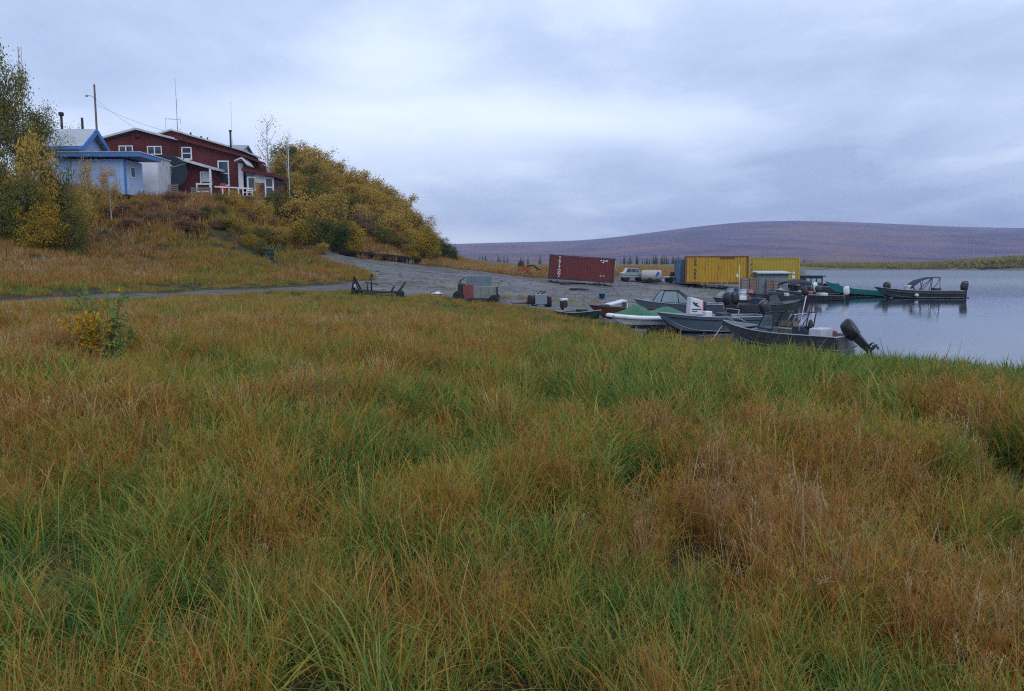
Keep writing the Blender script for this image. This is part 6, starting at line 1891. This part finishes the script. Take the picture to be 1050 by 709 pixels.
for i in range(9):                                  # pale stems showing in the gap of the thicket
    px = 352 + i * 5 + rs.uniform(-2, 2); Y = 80 + rs.uniform(-.6, 1.2); x = X(px, Y); z = hz(x, Y)
    t = thing('birch_sapling', (x, Y, z), 0, 'thin pale birch stem in the gap at the middle of the thicket', 'sapling', 'pale stems in the gap of the thicket')
    b = MB(); h = 2.6 + rs.random() * 1.6; b.tube([(0, 0, -.1), (.1 * rs.uniform(-1, 1), 0, h * .5), (.25 * rs.uniform(-1, 1), 0, h)], .03, 5, .01); b.build('trunk', M_birchd, t)
    b = MB()
    for q in range(5):
        zz_ = h * (.45 + .1 * q); b.tube([(0, 0, zz_), (rs.uniform(-.4, .4), rs.uniform(-.3, .3), zz_ + .5)], .012, 4, .005)
    b.build('branch', M_twig, t)
# shrubs beyond the red house roofs
for px, Y, tp, w, k, lab in ((265, 100, 168, 16, 'green', 'dark spruce like shrub behind the right end of the red house'), (256, 102, 171, 16, 'olive', 'olive shrub peeping over the glazed room roof'), (286, 95, 162, 26, 'gold', 'golden bush behind the flagpole')):
    plant('far_shrub', px, Y, tp, w, k, lab, 'shrub', 'shrubs behind the red house')

# ------------------------------------------------------------------ spruces across the plain
def spruce_mesh(seed):
    r = random.Random(seed); cr = MB()
    for lv in range(15):
        u = lv / 15; zc = .10 + .88 * u; rad = .20 * (1 - u) ** .85 + .012
        for k in range(9):
            a = 6.283 * (k + r.random()) / 9; l = rad * (.7 + .6 * r.random())
            c, s = math.cos(a), math.sin(a); wd = .035 * (1 - u * .6)
            cr.add([(0, 0, zc + .03), (c * l * .6 - s * wd, s * l * .6 + c * wd, zc - l * .12), (c * l, s * l, zc - l * .32), (c * l * .6 + s * wd, s * l * .6 - c * wd, zc - l * .12)], [(0, 1, 2, 3)])
    tr = MB(); tr.tube([(0, 0, -.02), (0, 0, .97)], .014, 5, .002)
    return tr.mesh('trunk', M_bark), cr.mesh('crown', ML['green'])
SP = [spruce_mesh(i) for i in range(3)]
rs = random.Random(21)
for i in range(74):
    px = rs.choice([rs.uniform(628, 700), rs.uniform(628, 700), rs.uniform(480, 562), rs.uniform(650, 830)]); Y = rs.uniform(430, 560)
    x = X(px, Y); z = hz(x, Y); h = rs.uniform(3.2, 6.5)
    t = thing('spruce_tree', (x, Y, z), rs.random() * 6, 'small dark spruce in the line of spruces across the plain, under the far hill', 'tree', 'spruces across the plain')
    for nm, me in zip(('trunk', 'crown'), SP[i % 3]):
        o = bpy.data.objects.new(nm, me); COL.objects.link(o); o.parent = t; o.scale = (h * 1.1, h * 1.1, h)
# brush along the far shore: ground cover that reads as one band
def far_brush():
    V, Fq, base = [], [], 0
    r = np.random.default_rng(8)
    n = 5200
    px = np.concatenate([r.uniform(815, 1120, n), r.uniform(935, 1120, n // 2)]); d = r.random(len(px)) ** 1.4
    C = []
    sh = SHORE[(SHORE[:, 1] > 250)]
    for i, p in enumerate(px):
        Y0 = 336 + d[i] * 70 if i < n else 338 + d[i] * 46
        x = X(p, Y0)
        if sdist(np.array([[x, Y0]]), SHORE)[0] < 2.0: continue
        C.append((x, Y0, i >= n))
    P = np.array([(c[0], c[1]) for c in C]); Z = height(P)
    for (x, Y, big), z in zip(C, Z):
        h = r.uniform(.5, 1.3) if not big else r.uniform(.7, 1.0) + 3.2 * min(1, max(0, (525 + F * x / Y - 925) / 130)) * r.uniform(.5, 1)
        for q in range(7):
            a = r.random() * 6.283; w = h * .55
            c = np.array([x + r.normal(0, .8), Y + r.normal(0, .8), z + h * r.random()])
            u = np.array([math.cos(a), math.sin(a), r.normal(0, .4)]) * w * .5; v_ = np.array([r.normal(0, .3), r.normal(0, .3), 1]) * h * .35
            V += [c - u, c - v_, c + u, c + v_]; Fq.append((base, base + 1, base + 2, base + 3)); base += 4
    new_mesh_obj('far_shore_brush', V, Fq, leaf_mat('leaf_far', [(.22, .19, .06), (.34, .25, .08), (.24, .25, .07), (.30, .20, .09), (.17, .19, .06)]), kind='stuff', smooth=False)
far_brush()

# ------------------------------------------------------------------ young willows in the meadow
def meadow_willow():
    Y = 14.0; x = X(100, Y); z = hz(x, Y)
    t = thing('young_willow', (x, Y, z), 0, 'young willow bush in the meadow at left, green on top with yellow leaves below', 'bush')
    r = np.random.default_rng(5); S = Y / F
    st = MB(); Lg, Ly = [], []
    tips = [(76, 312), (80, 289), (85, 300), (90, 293), (96, 315), (101, 322), (107, 318), (112, 295), (118, 330), (124, 299), (128, 338), (136, 347), (70, 330), (64, 322), (88, 330), (104, 335), (94, 303), (120, 322), (82, 325), (142, 350)]
    for (tx, ty) in tips:
        e = Vector(((tx - 100) * S, r.normal(0, .22), Zp(ty, Y, tx) - z)); b0 = Vector(((tx - 100) * S * .25 + r.normal(0, .05), r.normal(0, .08), -.05))
        m_ = b0.lerp(e, .5) + Vector((r.normal(0, .05), r.normal(0, .05), .06))
        pts = [b0, b0.lerp(m_, .55), m_, m_.lerp(e, .55), e]
        st.tube(pts, .009, 5, .003, cap=False)
        for q in range(52):
            u = .18 + .82 * (q + r.random()) / 52
            i = min(3, int(u * 4)); p = pts[i].lerp(pts[i + 1], u * 4 - i) + Vector(r.normal(0, .055, 3))
            hx = p.z / max(.2, e.z)
            yel = (p.z < .85 and p.x < .08 and r.random() < .85) or r.random() < .10
            (Ly if yel else Lg).append(tuple(p))
    st.build('stem', M_twig, t)
    for nm, Ls, mm in (('green_leaves', Lg, leaf_mat('willow_green', [(.08, .16, .05), (.14, .23, .07), (.20, .28, .08), (.15, .21, .08), (.27, .27, .08)], .3)), ('yellow_leaves', Ly, leaf_mat('willow_yellow', [(.38, .22, .016), (.55, .33, .02), (.62, .38, .025), (.44, .21, .02), (.28, .2, .03)], .3))):
        V, Q = leaf_quads(np.array(Ls), r.uniform(.036, .066, len(Ls)), r, long=1.9)
        me = bpy.data.meshes.new(nm); me.from_pydata(V.tolist(), [], Q.tolist()); me.update(); me.materials.append(mm)
        o = bpy.data.objects.new(nm, me); COL.objects.link(o); o.parent = t
    # two small yellow saplings in the grass
    for px, Y, tp, lab in ((346, 20, 327, 'tiny yellow leaved sapling alone in the middle of the meadow'), (238, 11, 368, 'thin greenish yellow sapling in the grass right of the willow bush')):
        x = X(px, Y); z = hz(x, Y); h = Zp(tp, Y, px) - z
        t = thing('willow_sapling', (x, Y, z), 0, lab, 'sapling')
        st = MB(); Ls = []
        for k in range(5):
            e = Vector((r.normal(0, .09), r.normal(0, .09), h * (.75 + .25 * r.random())))
            st.tube([(0, 0, -.02), e * .5, e], .006, 4, .002)
            for q in range(16): Ls.append(tuple(e * (.5 + .5 * r.random()) + Vector(r.normal(0, .03, 3))))
        st.build('stem', M_twig, t)
        V, Q = leaf_quads(np.array(Ls), r.uniform(.03, .06, len(Ls)), r, long=1.8)
        me = bpy.data.meshes.new('leaves'); me.from_pydata(V.tolist(), [], Q.tolist()); me.update(); me.materials.append(ML['yellow'])
        o = bpy.data.objects.new('leaves', me); COL.objects.link(o); o.parent = t
meadow_willow()
